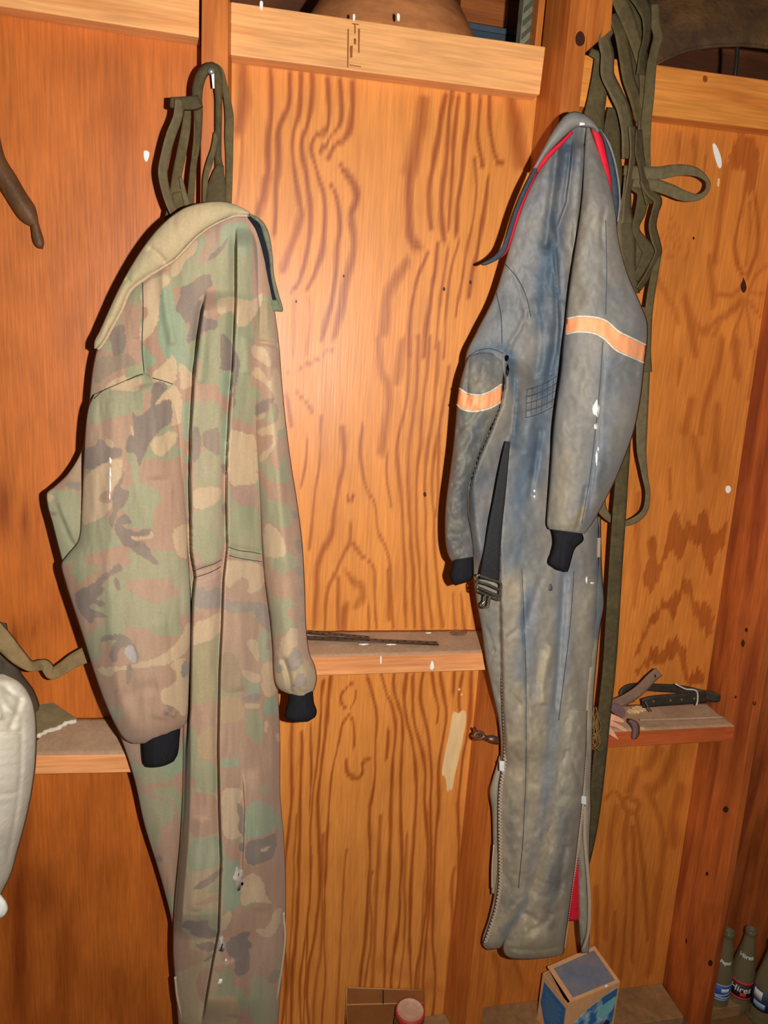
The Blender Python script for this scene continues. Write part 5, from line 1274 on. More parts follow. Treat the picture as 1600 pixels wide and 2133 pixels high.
M_RUST = mat('rusty brown steel', (84, 60, 40), rough=.85, spec=.25, metal=.1, noise=.35, nscale=28, bump=.5, bscale=120, blot=.7, blot_scale=9, blot_rgb=(116, 82, 44))
fen = thing('rusty_fender', 'large rusty curved metal fender on the loft at the upper right', 'fender', Pt(1480, 60, -.10))
top = []; Y = np.linspace(0, 1, 30)
arch = catmull(pairs([1330, 152, 1362, 136, 1390, 122, 1425, 107, 1462, 99, 1500, 95, 1545, 94, 1600, 99, 1660, 110, 1720, 130]), 60)
rows_f = [(x, y, 1340 + (x - 1330) * 1.05, -260, .0, 0) for x, y in arch]
V = []; nn = 14
for x, y in arch:
    for j in range(nn):
        t = j / (nn - 1)
        d = -.05 - .16 * (1 - math.cos(t * math.pi / 2 * .9))       # rolls away upwards
        V.append(at(x + (x - 1500) * .15 * t, y - 240 * t, d))
V = np.array(V); na = len(arch)
fs = [(i * nn + j, i * nn + j + 1, (i + 1) * nn + j + 1, (i + 1) * nn + j) for i in range(na - 1) for j in range(nn - 1)]
fo = link('shell', mesh('shell', V, fs), M_RUST, fen, smooth=True)
sm_ = fo.modifiers.new('thickness', 'SOLIDIFY'); sm_.thickness = .004; sm_.offset = 0
tube('rolled_edge', at(arch[:, 0], arch[:, 1], np.full(na, -.05)), .0035, M_RUST, fen, smooth_path=False)
tube('stay', [Pt(1536, 92, -.07), Pt(1535, 122, -.085), Pt(1531, 160, -.10), Pt(1530, 175, -.10)], .004, mat('dark iron rod', (52, 50, 46), rough=.6, metal=.5), fen)

# ------------------------------------------------------------------ marks on the boards
def mark(name, par, poly, d, m, th=.0006, sm=2):
    P = chaikin(pairs(poly), sm)
    F = at(P[:, 0], P[:, 1], np.full(len(P), d))
    o = prism(name, list(F), list(F + np.array([0, th + .0004, 0])), m, par, bevel=0)
    return o
WB = bpy.data.objects
mark('bare_patch', WB['wall_back.001'], [943,1481, 951,1484, 956,1487, 963,1479, 971,1482, 971,1500, 968,1519, 963,1547, 954,1589, 947,1617, 942,1648, 936,1643, 932,1654, 928,1617, 919,1615, 924,1584, 932,1545, 937,1522], .0012, M_PALE, sm=1)
mark('bare_patch', WB['wall_back.001'], [956,1432, 960,1436, 957,1440, 954,1437], .0011, M_PALE); mark('bare_patch', WB['wall_back.001'], [960,1444, 964,1446, 962,1450, 959,1448], .0011, M_PALE)
mark('bird_dropping', WB['wall_back.002'], [1484,298, 1490,299, 1497,312, 1503,330, 1504,346, 1500,352, 1495,345, 1488,322], .0015, M_DROP); mark('bird_dropping', WB['wall_back.002'], [1496,370, 1500,372, 1498,390, 1494,388], .0012, M_PALE)
mark('bird_dropping', WB['wall_back.002'], [1512,1013, 1520,1011, 1524,1019, 1519,1028, 1512,1026], .0015, M_DROP)
mark('flaked_spot', WB['wall_back'], [300,313, 311,315, 311,326, 306,338, 301,334, 299,322], .0012, M_DROP, sm=1)
for q in ([541,1, 548,2, 548,14, 545,24, 541,16], [735,28, 741,30, 739,45, 735,42], [827,26, 834,30, 832,46, 827,42]):
    mark('bird_dropping', WB['trim_6'], q, .0388, M_DROP)
for q in ([724, 60, 727, 60, 726, 140, 723, 140], [738, 50, 741, 50, 741, 70, 738, 70], [737, 80, 742, 80, 742, 92, 737, 92], [746, 60, 750, 60, 749, 110, 746, 110], [729, 95, 735, 95, 734, 120, 729, 120], [733, 48, 748, 50, 748, 52, 733, 50], [728, 134, 752, 138, 752, 140, 728, 136]):
    mark('mill_stamp', WB['trim_6'], q, .0385, M_INK, th=.0002, sm=0)
k1 = mark('knot', WB['trim_3'], [1199,74, 1206,64, 1214,66, 1220,80, 1216,94, 1206,97, 1199,90], .0895, M_KNOT)
mark('knot', WB['trim_7'], [1464,159, 1470,156, 1475,163, 1472,172, 1465,170], .0385, mat('small knot', (150, 70, 26), rough=.5))
mark('knot', WB['wall_back.002'], [1548,575, 1554,590, 1556,602, 1550,612, 1544,604, 1543,592, 1548,585], .0008, M_KNOT)
for (x, y, s) in [(980, 588, 4), (925, 602, 4), (885, 1030, 5), (1280, 470, 3), (617, 628, 3), (1445, 496, 3), (1415, 405, 3), (716, 575, 3)]:
    mark('resin_spot', WB['wall_back.001'] if x < 1100 else WB['wall_back.002'], [x - s * .6, y - s, x + s * .6, y - s, x + s * .7, y + s, x - s * .5, y + s], .0008, M_KNOT)
# knots on the face of the knotty board
def on_board(x, y):      # its left side runs back from the front edge
    o = WB['trim_4']; return on_sheet(o, x, y, .0)
def knot4(x, y, w, h):
    o = WB['trim_4']; bpy.context.view_layer.update()
    P = chaikin(pairs([x - w, y, x, y - h, x + w, y, x, y + h]), 3); F = []
    a = Vector(CAM_POS)
    for px, py in P:
        dr = (Vector(at(px, py, 0)) - a).normalized()
        ok, loc, nn_, i = o.ray_cast(a, dr)
        if not ok: return
        F.append(loc + nn_ * .0006); nrm = nn_
    prism('knot', F, [f - nrm * .0012 for f in F], M_KNOT, o, bevel=0)
for q in ((1512, 1686, 8, 9), (1571, 1465, 4, 6), (1548, 1340, 5, 10), (1555, 1312, 4, 6), (1533, 1452, 3, 4), (1581, 1574, 4, 6), (1473, 1820, 4, 6), (1480, 2006, 6, 9), (1430, 1960, 2, 8), (1435, 1670, 4, 9)): knot4(*q)
M_SCUFF = mat('scuffed pale wood', (188, 112, 68), rough=.9, spec=.1, noise=.25, nscale=40)
def scuff4(l):
    o = WB['trim_4']; P = chaikin(pairs(l), 2); F = []; a = Vector(CAM_POS); nrm = None
    for px, py in P:
        dr = (Vector(at(px, py, 0)) - a).normalized(); ok, loc, nn_, i = o.ray_cast(a, dr)
        if not ok: return
        F.append(loc + nn_ * .0005); nrm = nn_
    prism('scuff', F, [f - nrm * .001 for f in F], M_SCUFF, o, bevel=0)

# ------------------------------------------------------------------ things on the ledges
M_STRIP = mat('dusty perforated steel', (110, 92, 78), rough=.6, metal=.5, noise=.25, nscale=80)
M_HOLE = mat('dark hole', (40, 28, 22), rough=1)
def on_ledge(o, x, y):
    """Point of a ledge's dusty top seen at (x, y)."""
    bpy.context.view_layer.update()
    a = Vector(CAM_POS); dr = (Vector(at(x, y, 0.0)) - a).normalized(); best = None
    for c in o.children:
        mi = c.matrix_world.inverted(); ok, loc, nn_, i = c.ray_cast(mi @ a, (mi.to_3x3() @ dr).normalized())
        if ok:
            w = c.matrix_world @ loc; L_ = (w - a).length
            if best is None or L_ < best[0]: best = (L_, w)
    return np.array(best[1]) if best else at(x, y, .05)
def strip(label, A, Bp, wpx, nh):
    a, b = on_ledge(L_MID, *A), on_ledge(L_MID, *Bp)
    t = b - a; L_ = np.linalg.norm(t); t /= L_
    n = np.cross([0, 0, 1], t); n /= np.linalg.norm(n); up = np.cross(t, n)
    w = .0085
    o0 = np.array([0, 0, .0035])
    F = [a + n * w + o0, b + n * w + o0, b - n * w + o0, a - n * w + o0]
    me = prism('perforated_strip', [f + up * .0015 for f in F], F, M_STRIP, bevel=.0004)
    tag(me, label, 'metal strip', 'perforated strips on the middle ledge')
    for k in range(nh):
        c = a + t * L_ * (k + .5) / nh + n * (.003 if k % 2 else -.003) + o0 + up * .0016
        V = [c + .0022 * (math.cos(q) * t * 1.5 + math.sin(q) * n) for q in np.linspace(0, 2 * math.pi, 9)[:-1]]
        prism('hole', [v + up * .0002 for v in V], [v - up * .0006 for v in V], M_HOLE, me, bevel=0)
    tube('bent_edge', [a - n * w + o0 + up * .001, b - n * w + o0 + up * .001], .0018, mat('edge of strip', (92, 76, 64), rough=.5, metal=.5), me, smooth_path=False)
    return me
strip('longer perforated metal strip lying nearest the front of the middle ledge', (632, 1332), (912, 1344), 6, 18)
strip('shorter perforated metal strip crossing the other one on the middle ledge', (640, 1320), (770, 1333), 6, 10)
M_LEAF = mat('dry brown leaf crumbs', (120, 84, 54), rough=.95, noise=.35, nscale=120)
def crumple(name, c, r, m, label, cat, seed=1, flat=.5, par=None, n=2, group=None):
    bm = bmesh.new(); bmesh.ops.create_icosphere(bm, subdivisions=n + 1, radius=1)
    for v in bm.verts:
        k = 1 + .45 * mnoise.noise(v.co * 1.9 + Vector((seed * 3.1, 0, 0))) + .2 * mnoise.noise(v.co * 5 + Vector((0, seed, 0)))
        v.co = Vector((v.co.x * r[0] * k, v.co.y * r[1] * k, max(-.6, v.co.z) * r[2] * k))
    zm = min(v.co.z for v in bm.verts)
    for v in bm.verts: v.co += Vector((c[0], c[1], c[2] - zm))
    me = bpy.data.meshes.new(name); bm.to_mesh(me); bm.free()
    o = link(name, me, m, par)
    if label: tag(o, label, cat, group)
    return o
crumple('dry_leaf', on_ledge(L_MID, 955, 1322), (.017, .008, .006), M_LEAF, 'crumpled dry leaf at the back of the middle ledge', 'leaf', 3)
for i, (x, y) in enumerate([(893, 1319), (757, 1343), (815, 1343)]):
    c = on_ledge(L_MID, x, y); crumple('bird_dropping', c, (.006 if i == 0 else .010, .003, .0012), M_DROP, None, None, i, par=L_MID)
for q in ([792,1366, 795,1366, 795,1382, 792,1384], [899,1376, 902,1377, 905,1390, 900,1396, 895,1392]): mark('bird_dropping', L_MID, q, .0905, M_DROP)

# eye screw in the right stud
M_EYE = mat('rusty steel eye', (112, 82, 66), rough=.45, metal=.6, noise=.3, nscale=200)
eye = thing('screw_eye', 'rusty screw eye in the right stud, left of the padded coverall', 'hook', Pt(1000, 1532, .089))
c0 = np.array(Pt(998, 1532, .112)); R_ = .010
tube('ring', [c0 + R_ * np.array([math.cos(a), .25 * math.sin(a), .62 * math.sin(a)]) for a in np.linspace(0, 2 * math.pi, 13)], .0034, M_EYE, eye, n=40)
tube('shank', [Pt(1006, 1534, .113), Pt(1016, 1538, .108), Pt(1026, 1540, .108), Pt(1037, 1543, .106)], [.0045, .006, .009, .008], M_EYE, eye)
tube('screw', [c0 + np.array([.0, .004, 0]), c0 + np.array([0, .03, 0])], .003, M_EYE, eye, smooth_path=False)

# right ledge: belt, straps, leaves
VR = (1230, 1360, .21875)
M_BELT = mat('black leather belt', (52, 46, 38), rough=.55, spec=.4, noise=.3, nscale=60, bump=.2, bscale=200)
M_GREYMET = mat('white plated buckle', (222, 216, 204), rough=.4, metal=.3)
belt = thing('leather_belt', 'coiled black leather belt with a white buckle on the right ledge', 'belt', tuple(on_ledge(L_RIGHT, 1420, 1478)))
b1 = web(VR, [335,440,.030,70, 320,390,.022,80, 380,335,.016,70, 500,325,.014,72, 640,335,.016,72, 820,345,.018,76, 960,370,.024,80, 1060,400,.034,90, 1160,420,.04,96, 1210,430,.044,84, 1240,432,.046,50], M_BELT, belt, name='band', thick=.004, step_px=3)
b2 = web(VR, [500,485,.058,84, 600,465,.060,100, 760,450,.060,104, 900,440,.058,104, 1010,430,.056,100, 1100,425,.05,96], M_BELT, belt, name='band', thick=.004, step_px=3)
for (x, y) in [(600, 462), (765, 452), (870, 445), (990, 436)]:
    mark('eyelet', belt, [1230 + .21875 * (x - 9), 1360 + .21875 * (y - 9), 1230 + .21875 * (x + 9), 1360 + .21875 * (y - 9), 1230 + .21875 * (x + 9), 1360 + .21875 * (y + 9), 1230 + .21875 * (x - 9), 1360 + .21875 * (y + 9)], .0625, mat('worn eyelet', (140, 128, 104), rough=.5, metal=.4))
P = pairs([812,296, 860,322, 910,344, 985,352, 1016,372, 1022,420, 1018,470, 1008,498], *VR)
tube('buckle', at(P[:, 0], P[:, 1], np.full(len(P), .066)), .0018, M_GREYMET, belt, n=40)
ls = web(VR, [150,500,.074,90, 260,480,.074,100, 400,410,.075,100, 500,330,.076,96, 580,245,.078,92, 655,180,.080,90], mat('dusty brown leather strap', (120, 88, 70), rough=.8, noise=.25, nscale=60), None, name='leather_strap', thick=.003, tilt=.004, step_px=3)
tag(ls, 'short dusty brown leather strap curling up in front of the black belt', 'strap')
mark('hole', ls, [1230 + .21875 * 612, 1360 + .21875 * 208, 1230 + .21875 * 626, 1360 + .21875 * 204, 1230 + .21875 * 624, 1360 + .21875 * 240, 1230 + .21875 * 612, 1360 + .21875 * 236], .0805, M_HOLE)
mark('hole', ls, [1230 + .21875 * 400, 1360 + .21875 * 455, 1230 + .21875 * 416, 1360 + .21875 * 452, 1230 + .21875 * 418, 1360 + .21875 * 470, 1230 + .21875 * 402, 1360 + .21875 * 472], .0775, M_HOLE)
tube_pin = tube('metal_pin', [Pt(1344, 1461, .078), Pt(1350, 1473, .084), Pt(1357, 1482, .088)], .0016, M_BUCKLE, None); tag(tube_pin, 'thin metal pin leaning on the front of the black belt', 'pin')
M_PEACH = mat('dry peach coloured leaf', (232, 164, 128), rough=.9, spec=.1, noise=.15, nscale=80)
M_PURP = mat('shrivelled purple-brown leaf', (118, 86, 84), rough=.85, noise=.2, nscale=70)
pl = thing('dry_leaf', 'peach coloured dry leaf with pointed lobes hanging over the front of the right ledge', 'leaf', Pt(1270, 1500, .09))
for i, q in enumerate(([120,580, 180,575, 260,600, 330,650, 300,668, 200,640, 140,640], [120,620, 200,640, 290,690, 360,740, 320,752, 230,700, 140,690], [110,660, 170,680, 230,760, 275,835, 240,812, 170,770, 130,740])):
    P = pairs(q, *VR); patch('lobe', P, .094 + .003 * i, M_PEACH, pl, sm=1)
pp = patch('dry_petal', pairs([180,500, 260,480, 330,530, 340,600, 310,625, 260,595, 200,560], *VR), .094, M_PURP, None, thick=.004); tag(pp, 'purple-brown dry petal lying on top of the peach leaf', 'leaf')
cu = sheet('dry_leaf', [(1230 + .21875 * a, 1360 + .21875 * b, 1230 + .21875 * c, 1360 + .21875 * d_, .094, .012) for a, b, c, d_ in ((355, 660, 420, 640), (380, 690, 455, 665), (395, 730, 470, 710), (392, 770, 468, 765), (388, 800, 455, 800), (395, 820, 435, 822))], M_PURP, None, step_px=2)
tag(cu, 'curled purple-brown leaf hooked over the front edge of the right ledge', 'leaf')
M_FOAM = mat('crumbly yellowed foam', (206, 172, 118), rough=1, noise=.25, nscale=150)
for i, (x, y, r) in enumerate([(390, 575, 10), (440, 565, 13), (490, 552, 11)]):
    c = on_ledge(L_RIGHT, 1230 + .21875 * x, 1360 + .21875 * y); crumple('foam_crumb', c, (r * .0009, .008, r * .0006), M_FOAM, 'yellowed foam crumb in the little heap left of the belt', 'crumb', i, group='foam crumbs by the belt')
c = on_ledge(L_RIGHT, 1338, 1520); crumple('foam_crumb', c, (.005, .004, .004), M_FOAM, 'lone pale crumb at the front edge of the right ledge', 'crumb', 8)
stc = tube('dusty_stick', [on_ledge(L_RIGHT, 1332, 1503) + [0, 0, .004], on_ledge(L_RIGHT, 1400, 1501) + [0, 0, .004], on_ledge(L_RIGHT, 1508, 1497) + [0, 0, .004]], .003, M_DUST, None); tag(stc, 'thin dust covered stick lying along the right ledge', 'stick')
st = tube('white_string', [Pt(1264, 1525, .096), Pt(1261, 1550, .097), Pt(1258, 1575, .097), Pt(1255, 1595, .096), Pt(1253, 1607, .096)], [.0018, .0018, .0018, .002, .0032], M_PIPING, None); tag(st, 'short white string hanging beside the long webbing strap below the right ledge', 'string')
M_STRAW = mat('straw coloured fibres', (150, 112, 62), rough=.95)
stw = thing('straw_wisp', 'wisp of straw caught between the padded coverall and the long strap', 'straw', Pt(1238, 1520, .12)); stw['kind'] = 'stuff'
V = []; bm_ = []
for i in range(26):
    x, y = 1237 + random.uniform(-6, 8), 1470 + random.uniform(0, 60)
    pts = [at(x + random.uniform(-5, 5) * k, y + k * random.uniform(12, 22), .128 + random.uniform(-.004, .01)) for k in range(4)]
    o = tube('fibre', pts, .0006, M_STRAW, None, nseg=4, n=10); bm_.append(o)
base_ = bmesh.new()
for o in bm_:
    base_.from_mesh(o.data); bpy.data.objects.remove(o)
me_ = bpy.data.meshes.new('fibres'); base_.to_mesh(me_); base_.free()
me_.materials.clear(); link('fibres', me_, M_STRAW, stw)

# left ledge: slab, dusty strap, sack
M_SLAB = mat('dusty olive slate', (128, 112, 76), rough=.95, noise=.2, nscale=40); M_CHIP = mat('pale chipped edge', (210, 196, 172), rough=.95, noise=.25, nscale=120)
sl = thing('stone_slab', 'dusty olive slab with a pale chipped edge propped on the left ledge', 'slab', Pt(110, 1510, .06))
A, Bq, Cq, Dq = (np.array(Pt(*q)) for q in ((20, 1478, .02), (112, 1463, .02), (160, 1496, .075), (20, 1552, .105)))
up = np.array([0, 0, .007])
prism('slab', [A, Bq, Cq, Dq], [p - up for p in (A, Bq, Cq, Dq)], M_SLAB, sl, bevel=.001)
Pe = [Dq * (1 - t) + Cq * t + np.array([0, -.001 + .0012 * math.sin(17 * t), -.003 + .0015 * math.sin(23 * t + 1)]) for t in np.linspace(0, 1, 24)]
tube('chipped_edge', Pe, [.0042 + .0012 * math.sin(9 * i) for i in range(24)], M_CHIP, sl, smooth_path=False)
m_ = (Dq + Cq) / 2; tube('support_stone', [m_ + np.array([-.03, .03, -.012]), np.array([m_[0] - .03, m_[1] + .035, on_ledge(L_LEFT, 100, 1530)[2]])], .012, M_SLAB, sl, smooth_path=False)
ds = ribbon('webbing_strap', [(-30, 1300, .10, 46), (5, 1335, .11, 40), (40, 1372, .115, 30), (65, 1389, .11, 20), (92, 1386, .085, 22), (108, 1404, .086, 24), (128, 1394, .088, 26), (155, 1376, .09, 30), (190, 1360, .094, 34), (240, 1345, .096, 32)],
    mat('dusty khaki webbing', (136, 112, 74), rough=.95, noise=.2, nscale=70), None, thick=.006, tilt=.006, step_px=3)
tag(ds, 'dusty khaki strap twisted across the left bay behind the camouflage coverall', 'strap')
rag = thing('dusty_bag', 'dark dusty grey bag slumped behind the white sack', 'bag', Pt(30, 1400, .1))
sheet('bag_body', [(-120, 1290, 14, 1298, .02, .04), (-120, 1340, 24, 1350, .02, .06), (-120, 1385, 44, 1400, .02, .08), (-120, 1430, 72, 1440, .02, .08), (-120, 1475, 84, 1480, .02, .07), (-120, 1500, 80, 1492, .02, .05)], mat('dusty dark cloth', (92, 84, 66), rough=1, noise=.3, nscale=40, blot=.5, blot_scale=20, blot_rgb=(70, 74, 60)), rag, folds=folds(wr=.01, wsx=30, wsy=30, seed=3))
M_SACK = mat('white woven plastic sack', (214, 203, 184), rough=.85, spec=.12, noise=.10, nscale=60, stretch=(.3, 1, 3), bump=.15, bscale=220, blot=.35, blot_scale=9, blot_rgb=(192, 176, 152))
sack = thing('woven_sack', 'bulging white woven plastic sack at the left edge', 'sack', Pt(-60, 1650, .3))
sheet('sack_body', [(-190, 1396, 10, 1405, .26, .02), (-215, 1410, 38, 1418, .25, .06), (-230, 1435, 60, 1443, .24, .09), (-240, 1475, 73, 1478, .23, .11), (-245, 1520, 77, 1522, .225, .12), (-248, 1590, 75, 1590, .22, .13), (-250, 1650, 67, 1650, .22, .13), (-250, 1710, 54, 1712, .22, .13), (-250, 1770, 38, 1770, .22, .12), (-248, 1820, 24, 1820, .22, .11), (-246, 1860, 4, 1862, .22, .10), (-240, 1960, -30, 1960, .22, .09), (-230, 2100, -60, 2100, .22, .08)],
    M_SACK, sack, step_px=4, folds=folds(ridges=[([-10, 1425, 10, 1470, 40, 1500], .006, 8), ([10, 1430, 30, 1450, 52, 1456], -.005, 6), ([44, 1450, 34, 1490, 20, 1520], -.006, 6), ([-20, 1528, 20, 1526, 44, 1526], -.006, 4), ([46, 1500, 44, 1620, 30, 1720, 14, 1800], -.004, 4), ([-20, 1660, 10, 1656, 34, 1652], -.004, 5), ([-10, 1450, 0, 1500], .010, 8)], wr=.004, wsx=60, wsy=16, seed=4))
sheet('corner', [(-40, 1868, 4, 1866, .3, .01), (-40, 1878, 14, 1880, .3, .012), (-40, 1892, 17, 1894, .3, .012), (-40, 1906, 10, 1908, .3, .012), (-40, 1916, 0, 1914, .3, .006)], mat('clean white sack corner', (240, 236, 224), rough=.7), sack, step_px=3)

# ------------------------------------------------------------------ bottom of the bays
M_CARD = mat('brown cardboard', (150, 92, 48), rough=.95, spec=.1, noise=.12, nscale=40, blot=.4, blot_scale=10, blot_rgb=(122, 72, 36))
M_CARDL = mat('pale torn cardboard edge', (186, 132, 80), rough=.95, noise=.15, nscale=200)
cd = thing('cardboard_box', 'open brown cardboard box at the foot of the middle bay', 'box', (float(at(800, 2133, .12)[0]), -.12, .034))
TL, TR = np.array(Pt(722, 2057, .005)), np.array(Pt(882, 2063, .005))
FLt, FRt = np.array(Pt(722, 2092, .010)), np.array(Pt(882, 2088, .010))
prism('back_flap', [FLt, FRt, TR, TL], [p + np.array([0, .003, 0]) for p in (FLt, FRt, TR, TL)], M_CARD, cd, bevel=.0006)
zb = .036
prism('back_wall', [FLt, FRt, (FRt[0], FRt[1], zb), (FLt[0], FLt[1], zb)], [p + np.array([0, .003, 0]) for p in (FLt, FRt, np.array((FRt[0], FRt[1], zb)), np.array((FLt[0], FLt[1], zb)))], M_CARD, cd, bevel=.0006)
tube('fold', [FLt + [0, -.001, 0], FRt + [0, -.001, 0]], .0018, M_CARDL, cd, smooth_path=False); tube('torn_edge', [TL, TR], .0016, M_CARDL, cd, smooth_path=False); tube('torn_edge', [TL, FLt, (FLt[0], FLt[1], zb)], .0016, M_CARDL, cd, smooth_path=False)
mm = (TL + TR) / 2 + np.array([-.006, -.0015, 0]); mf = (FLt + FRt) / 2 + np.array([-.006, -.0015, 0]); tube('slit', [mm, mf], .0014, M_HOLE, cd, smooth_path=False)
q0 = np.array([FLt[0], FLt[1], zb]); q1 = np.array([FLt[0], FLt[1] - .05, zb]); h = np.array([0, 0, FLt[2] - zb - .02])
prism('side_wall', [q0, q1, q1 + h * .3, q0 + h], [v + np.array([.003, 0, 0]) for v in (q0, q1, q1 + h * .3, q0 + h)], M_CARD, cd, bevel=.0006)
# jar with a red and white lid
jl = atz(855, 2103, .115)
jar = thing('glass_jar', 'glass jar with a white lid rimmed in red before the cardboard box', 'jar', (jl[0], jl[1], 0))
M_GLASS = bpy.data.materials.new('dusty clear glass'); M_GLASS.use_nodes = True
gb_ = M_GLASS.node_tree.nodes['Principled BSDF']
gb_.inputs['Base Color'].default_value = (*s2l((176, 176, 150)), 1); gb_.inputs['Roughness'].default_value = .12
gb_.inputs['Transmission Weight'].default_value = .82; gb_.inputs['IOR'].default_value = 1.45
M_LIDW = mat('grimy white lid', (200, 168, 138), rough=.6, noise=.12, nscale=60, blot=.5, blot_scale=40, blot_rgb=(186, 128, 108)); M_LIDR = mat('red lid rim', (186, 58, 52), rough=.5, noise=.15, nscale=100)
tilt = Matrix.Translation((jl[0], jl[1], 0))
lathe('body', [(.030, .001), (.0345, .004), (.036, .012), (.036, .080), (.033, .092), (.031, .098), (.0285, .098), (.0305, .090), (.0335, .078), (.0335, .014), (.028, .006), (.001, .005)], M_GLASS, jar, 40, tilt)
lathe('lid_rim', [(.0325, .096), (.0345, .097), (.0348, .111), (.0335, .1145), (.0305, .115), (.030, .113), (.030, .1)], M_LIDR, jar, 40, tilt, closed=True)
lathe('lid', [(.0005, .1135), (.020, .1135), (.0275, .1137), (.0295, .1150), (.0308, .1152), (.0308, .100), (.0005, .100)], M_LIDW, jar, 40, tilt, closed=True)
pc = crumple('paper_scrap', atz(655, 2131, .037), (.012, .010, .010), M_DROP, 'crumpled white paper scrap on the sill beside the cardboard box', 'paper', 5)

# blue carton with a lifted lid
zt = .175
cFL, cFR, cBR, cBL = (np.array(atz(x, y, zt)) for x, y in ((1185, 2090), (1292, 2046), (1238, 1977), (1131, 2024)))
car = thing('carton', 'blue printed cardboard carton with its lid ajar standing below the padded coverall', 'carton', ((cFL[0] + cBR[0]) / 2, (cFL[1] + cBR[1]) / 2, 0))
M_KRAFT = mat('kraft carton board', (224, 166, 112), rough=.85, noise=.1, nscale=60); M_BLUE = mat('printed blue panel', (54, 108, 160), rough=.6, noise=.2, nscale=120, stretch=(1, 1, 3)); M_BLUED = mat('dusty blue lid panel', (116, 122, 136), rough=.85, noise=.12, nscale=40, blot=.6, blot_scale=30, blot_rgb=(146, 126, 118))
M_WAVE = mat('blue and white wave print', (46, 112, 172), rough=.6, noise=.1, blot=1.0, blot_scale=38, blot_rgb=(176, 212, 214)); M_CYAN = mat('pale turquoise print', (128, 194, 200), rough=.6, noise=.1)
def wall(nm, a, b, m=M_KRAFT, drop=0.0):
    a = a - np.array([0, 0, drop]); b = b - np.array([0, 0, drop])
    n = np.cross(b - a, [0, 0, 1.0]); n /= np.linalg.norm(n)
    cen = (cFL + cBR) / 2
    if n @ ((a + b) / 2 - cen) < 0: n = -n
    a0, b0 = np.array([a[0], a[1], .001]), np.array([b[0], b[1], .001])
    prism(nm, [a, b, b0, a0], [p - n * .002 for p in (a, b, b0, a0)], m, car, bevel=.0004)
    return lambda u, v, e=.0006: a + (b - a) * u - np.array([0, 0, v * a[2]]) + n * e
wF = wall('side', cFL, cFR); wL = wall('side', cBL, cFL, drop=.004); wall('side', cFR, cBR); wall('side', cBR, cBL, drop=.004)
def decal(nm, W, uv, m, e=.0007):
    F = [W(u, v, e) for u, v in uv]; Bk = [W(u, v, 0) for u, v in uv]
    return prism(nm, F, Bk, m, car, bevel=0)
decal('print', wL, [(.10, .10), (.93, .10), (.95, .98), (.55, .98), (.06, .46)], M_BLUE)
for i in range(9): decal('print_line', wL, [(.2 + .03 * (i % 3), .20 + i * .045), (.8 - .07 * (i % 2), .20 + i * .045), (.8 - .07 * (i % 2), .215 + i * .045), (.2 + .03 * (i % 3), .215 + i * .045)], mat('faded print', (98, 122, 140), rough=.8), e=.0009)
decal('print', wF, [(.10, .42), (.40, .24), (.72, .14), (.96, .10), (.96, .50), (.93, .98), (.04, .98), (.06, .52)], M_WAVE)
decal('print', wF, [(.64, .27), (.95, .22), (.93, .42), (.76, .52), (.60, .42)], M_CYAN, .0009); decal('print', wF, [(.66, .14), (.96, .08), (.96, .20), (.70, .27)], M_BLUE, .001); decal('print', wF, [(.76, .62), (.83, .55), (.92, .64), (.82, .72)], mat('dark print', (30, 48, 76), rough=.7), .001)
lid_e = np.array([0, 0, 1.0])
dl = np.array([0, 0, .010])
Lq = [cFL + dl * .2, cFR + dl * .2, cBR + dl, cBL + dl * 1.1]
# lid pulled in a little on its left side
Lq[0] = cFL + (cFR - cFL) * .03 + dl * .2; Lq[3] = cBL + (cBR - cBL) * .07 + dl * 1.1
lidm = prism('lid', Lq, [p - np.array([0, 0, .002]) for p in Lq], M_KRAFT, car, bevel=.0004)
def lq(u, v): return (Lq[0] * (1 - u) + Lq[1] * u) * (1 - v) + (Lq[3] * (1 - u) + Lq[2] * u) * v + np.array([0, 0, .0008])
prism('lid_print', [lq(.08, .07), lq(.93, .07), lq(.93, .90), lq(.08, .88)], [lq(a, b) - np.array([0, 0, .0008]) for a, b in ((.08, .07), (.93, .07), (.93, .90), (.08, .88))], M_BLUED, lidm, bevel=0)
c = lq(.72, .02); crumple('bird_dropping', c, (.004, .003, .0015), M_DROP, None, None, 2, par=car)

# bottles at the right
M_BOT = bpy.data.materials.new('dusty bottle glass'); M_BOT.use_nodes = True
g2 = M_BOT.node_tree.nodes['Principled BSDF']
g2.inputs['Base Color'].default_value = (*s2l((176, 160, 120)), 1); g2.inputs['Roughness'].default_value = .18
g2.inputs['Transmission Weight'].default_value = .72; g2.inputs['IOR'].default_value = 1.3
g2.inputs['Specular IOR Level'].default_value = .5
M_PRW = mat('white bottle print', (214, 210, 200), rough=.7, noise=.1); M_PRB = mat('blue bottle print', (44, 74, 152), rough=.6, noise=.2, nscale=200); M_PRR = mat('red bottle print', (190, 52, 52), rough=.6, noise=.1); M_PRK = mat('dark bottle print', (48, 36, 28), rough=.6); M_PRG = mat('navy bottle print', (40, 52, 72), rough=.6); M_LTB = mat('pale blue bottle print', (138, 158, 190), rough=.6, noise=.25, nscale=300)
PROF = [(.027, .001), (.0285, .004), (.0290, .02), (.0288, .07), (.0285, .105), (.0270, .125), (.0235, .150), (.0185, .178), (.0150, .200), (.0130, .218), (.0128, .226), (.0146, .229), (.0146, .235), (.0132, .240), (.0105, .240), (.0102, .225)]
def rad(z):
    return float(np.interp(z, [p[1] for p in PROF[:14]], [p[0] for p in PROF[:14]]))
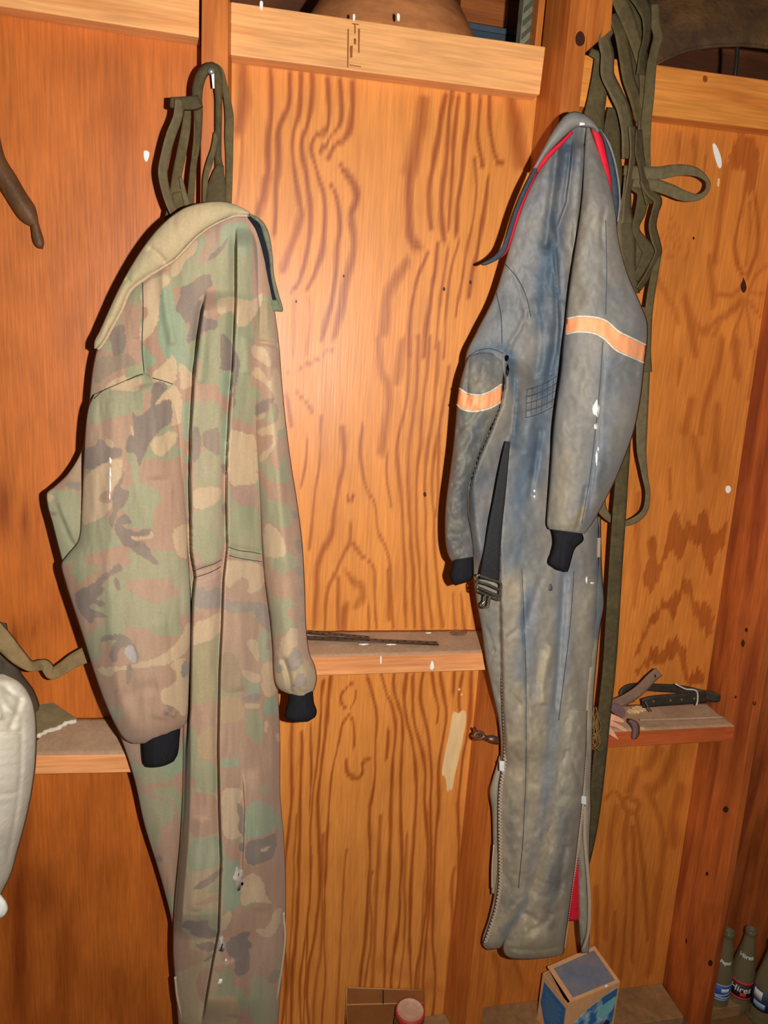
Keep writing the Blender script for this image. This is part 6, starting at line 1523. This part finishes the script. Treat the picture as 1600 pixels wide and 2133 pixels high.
def bottle(name, label, x, y, face):
    t = thing(name, label, 'bottle', (x, y, 0), 'empty soda bottles at the lower right')
    o = lathe('glass', PROF, M_BOT, t, 36, Matrix.Translation((x, y, 0)))
    f0 = math.atan2(CAM_POS[1] - y, CAM_POS[0] - x) + face
    def ring(nm, z0, z1, m, a0=-1.5, a1=1.5, e=.0005, slope=0.0):
        n = 28; V = []; fs = []
        for k in range(n):
            a = f0 + a0 + (a1 - a0) * k / (n - 1)
            for z in (z0, z1):
                for ee in (e, 0.0):
                    zz = z + slope * (k / (n - 1) - .5); r = rad(zz) + ee
                    V.append((x + r * math.cos(a), y + r * math.sin(a), zz))
        for k in range(n - 1):
            b = k * 4; fs += [(b, b + 4, b + 6, b + 2), (b + 1, b + 3, b + 7, b + 5), (b, b + 1, b + 5, b + 4), (b + 2, b + 6, b + 7, b + 3)]
        fs += [(0, 2, 3, 1), (4 * n - 4, 4 * n - 3, 4 * n - 1, 4 * n - 2)]
        return link(nm, mesh(nm, V, fs), m, t, smooth=True)
    def word(txt, z, h, m, italic=0.0, a_off=0.0, e=.0009):
        c = bpy.data.curves.new('lettering', 'FONT'); c.body = txt; c.size = h * 1.35; c.align_x = 'CENTER'; c.extrude = .0001; c.shear = italic; c.offset = .0003
        ob = bpy.data.objects.new('lettering', c); COL.objects.link(ob)
        bpy.context.view_layer.update()
        me = bpy.data.meshes.new_from_object(ob.evaluated_get(bpy.context.evaluated_depsgraph_get()))
        bpy.data.objects.remove(ob)
        for v in me.vertices:
            zz = z + v.co.y; r = rad(zz) + e + v.co.z
            a = f0 + a_off + v.co.x / r
            v.co = Vector((x + r * math.cos(a), y + r * math.sin(a), zz))
        me.materials.clear()
        return link('lettering', me, m, t)
    return t, ring, word
ba = atz(1519, 1940, .238); bb = atz(1566, 1935, .240); bc = atz(1617, 1962, .238)
t, ring, word = bottle('soda_bottle', 'empty glass bottle with a blue and white label, beside the knotty board', ba[0], ba[1], .15)
ring('label', .058, .098, M_PRB); ring('label_edge', .096, .101, M_LTB); ring('label_edge', .054, .059, M_LTB); ring('label_swirl', .066, .072, M_LTB, e=.0008, slope=.014); ring('label_swirl', .078, .090, M_PRW, .15, .85, e=.0009)
ring('label_swirl', .059, .066, M_LTB, -.6, 1.4, e=.0009, slope=-.004)
word('Pepsi', .158, .010, M_PRW, .3, .1)
t, ring, word = bottle('soda_bottle', 'empty glass bottle with a red bordered label, second from the knotty board', bb[0], bb[1], 0.1)
ring('label', .055, .098, M_PRK); ring('label_edge', .093, .101, M_PRR, e=.0008); ring('label_edge', .050, .056, M_PRR, e=.0008)
word('Hires', .072, .018, M_PRW, .1, .0); ring('label_spot', .058, .070, M_PRR, .0, .5, e=.0012); word('Hires', .166, .012, M_PRW, 0, 0)
t, ring, word = bottle('soda_bottle', 'empty glass bottle with a navy label and white disc, cut by the right edge', bc[0], bc[1], -.2)
ring('label', .05, .108, M_PRG); ring('label_spot', .078, .104, M_PRW, -.75, .05, e=.0008); ring('label_spot', .056, .072, M_LTB, -.6, .4, e=.0008)
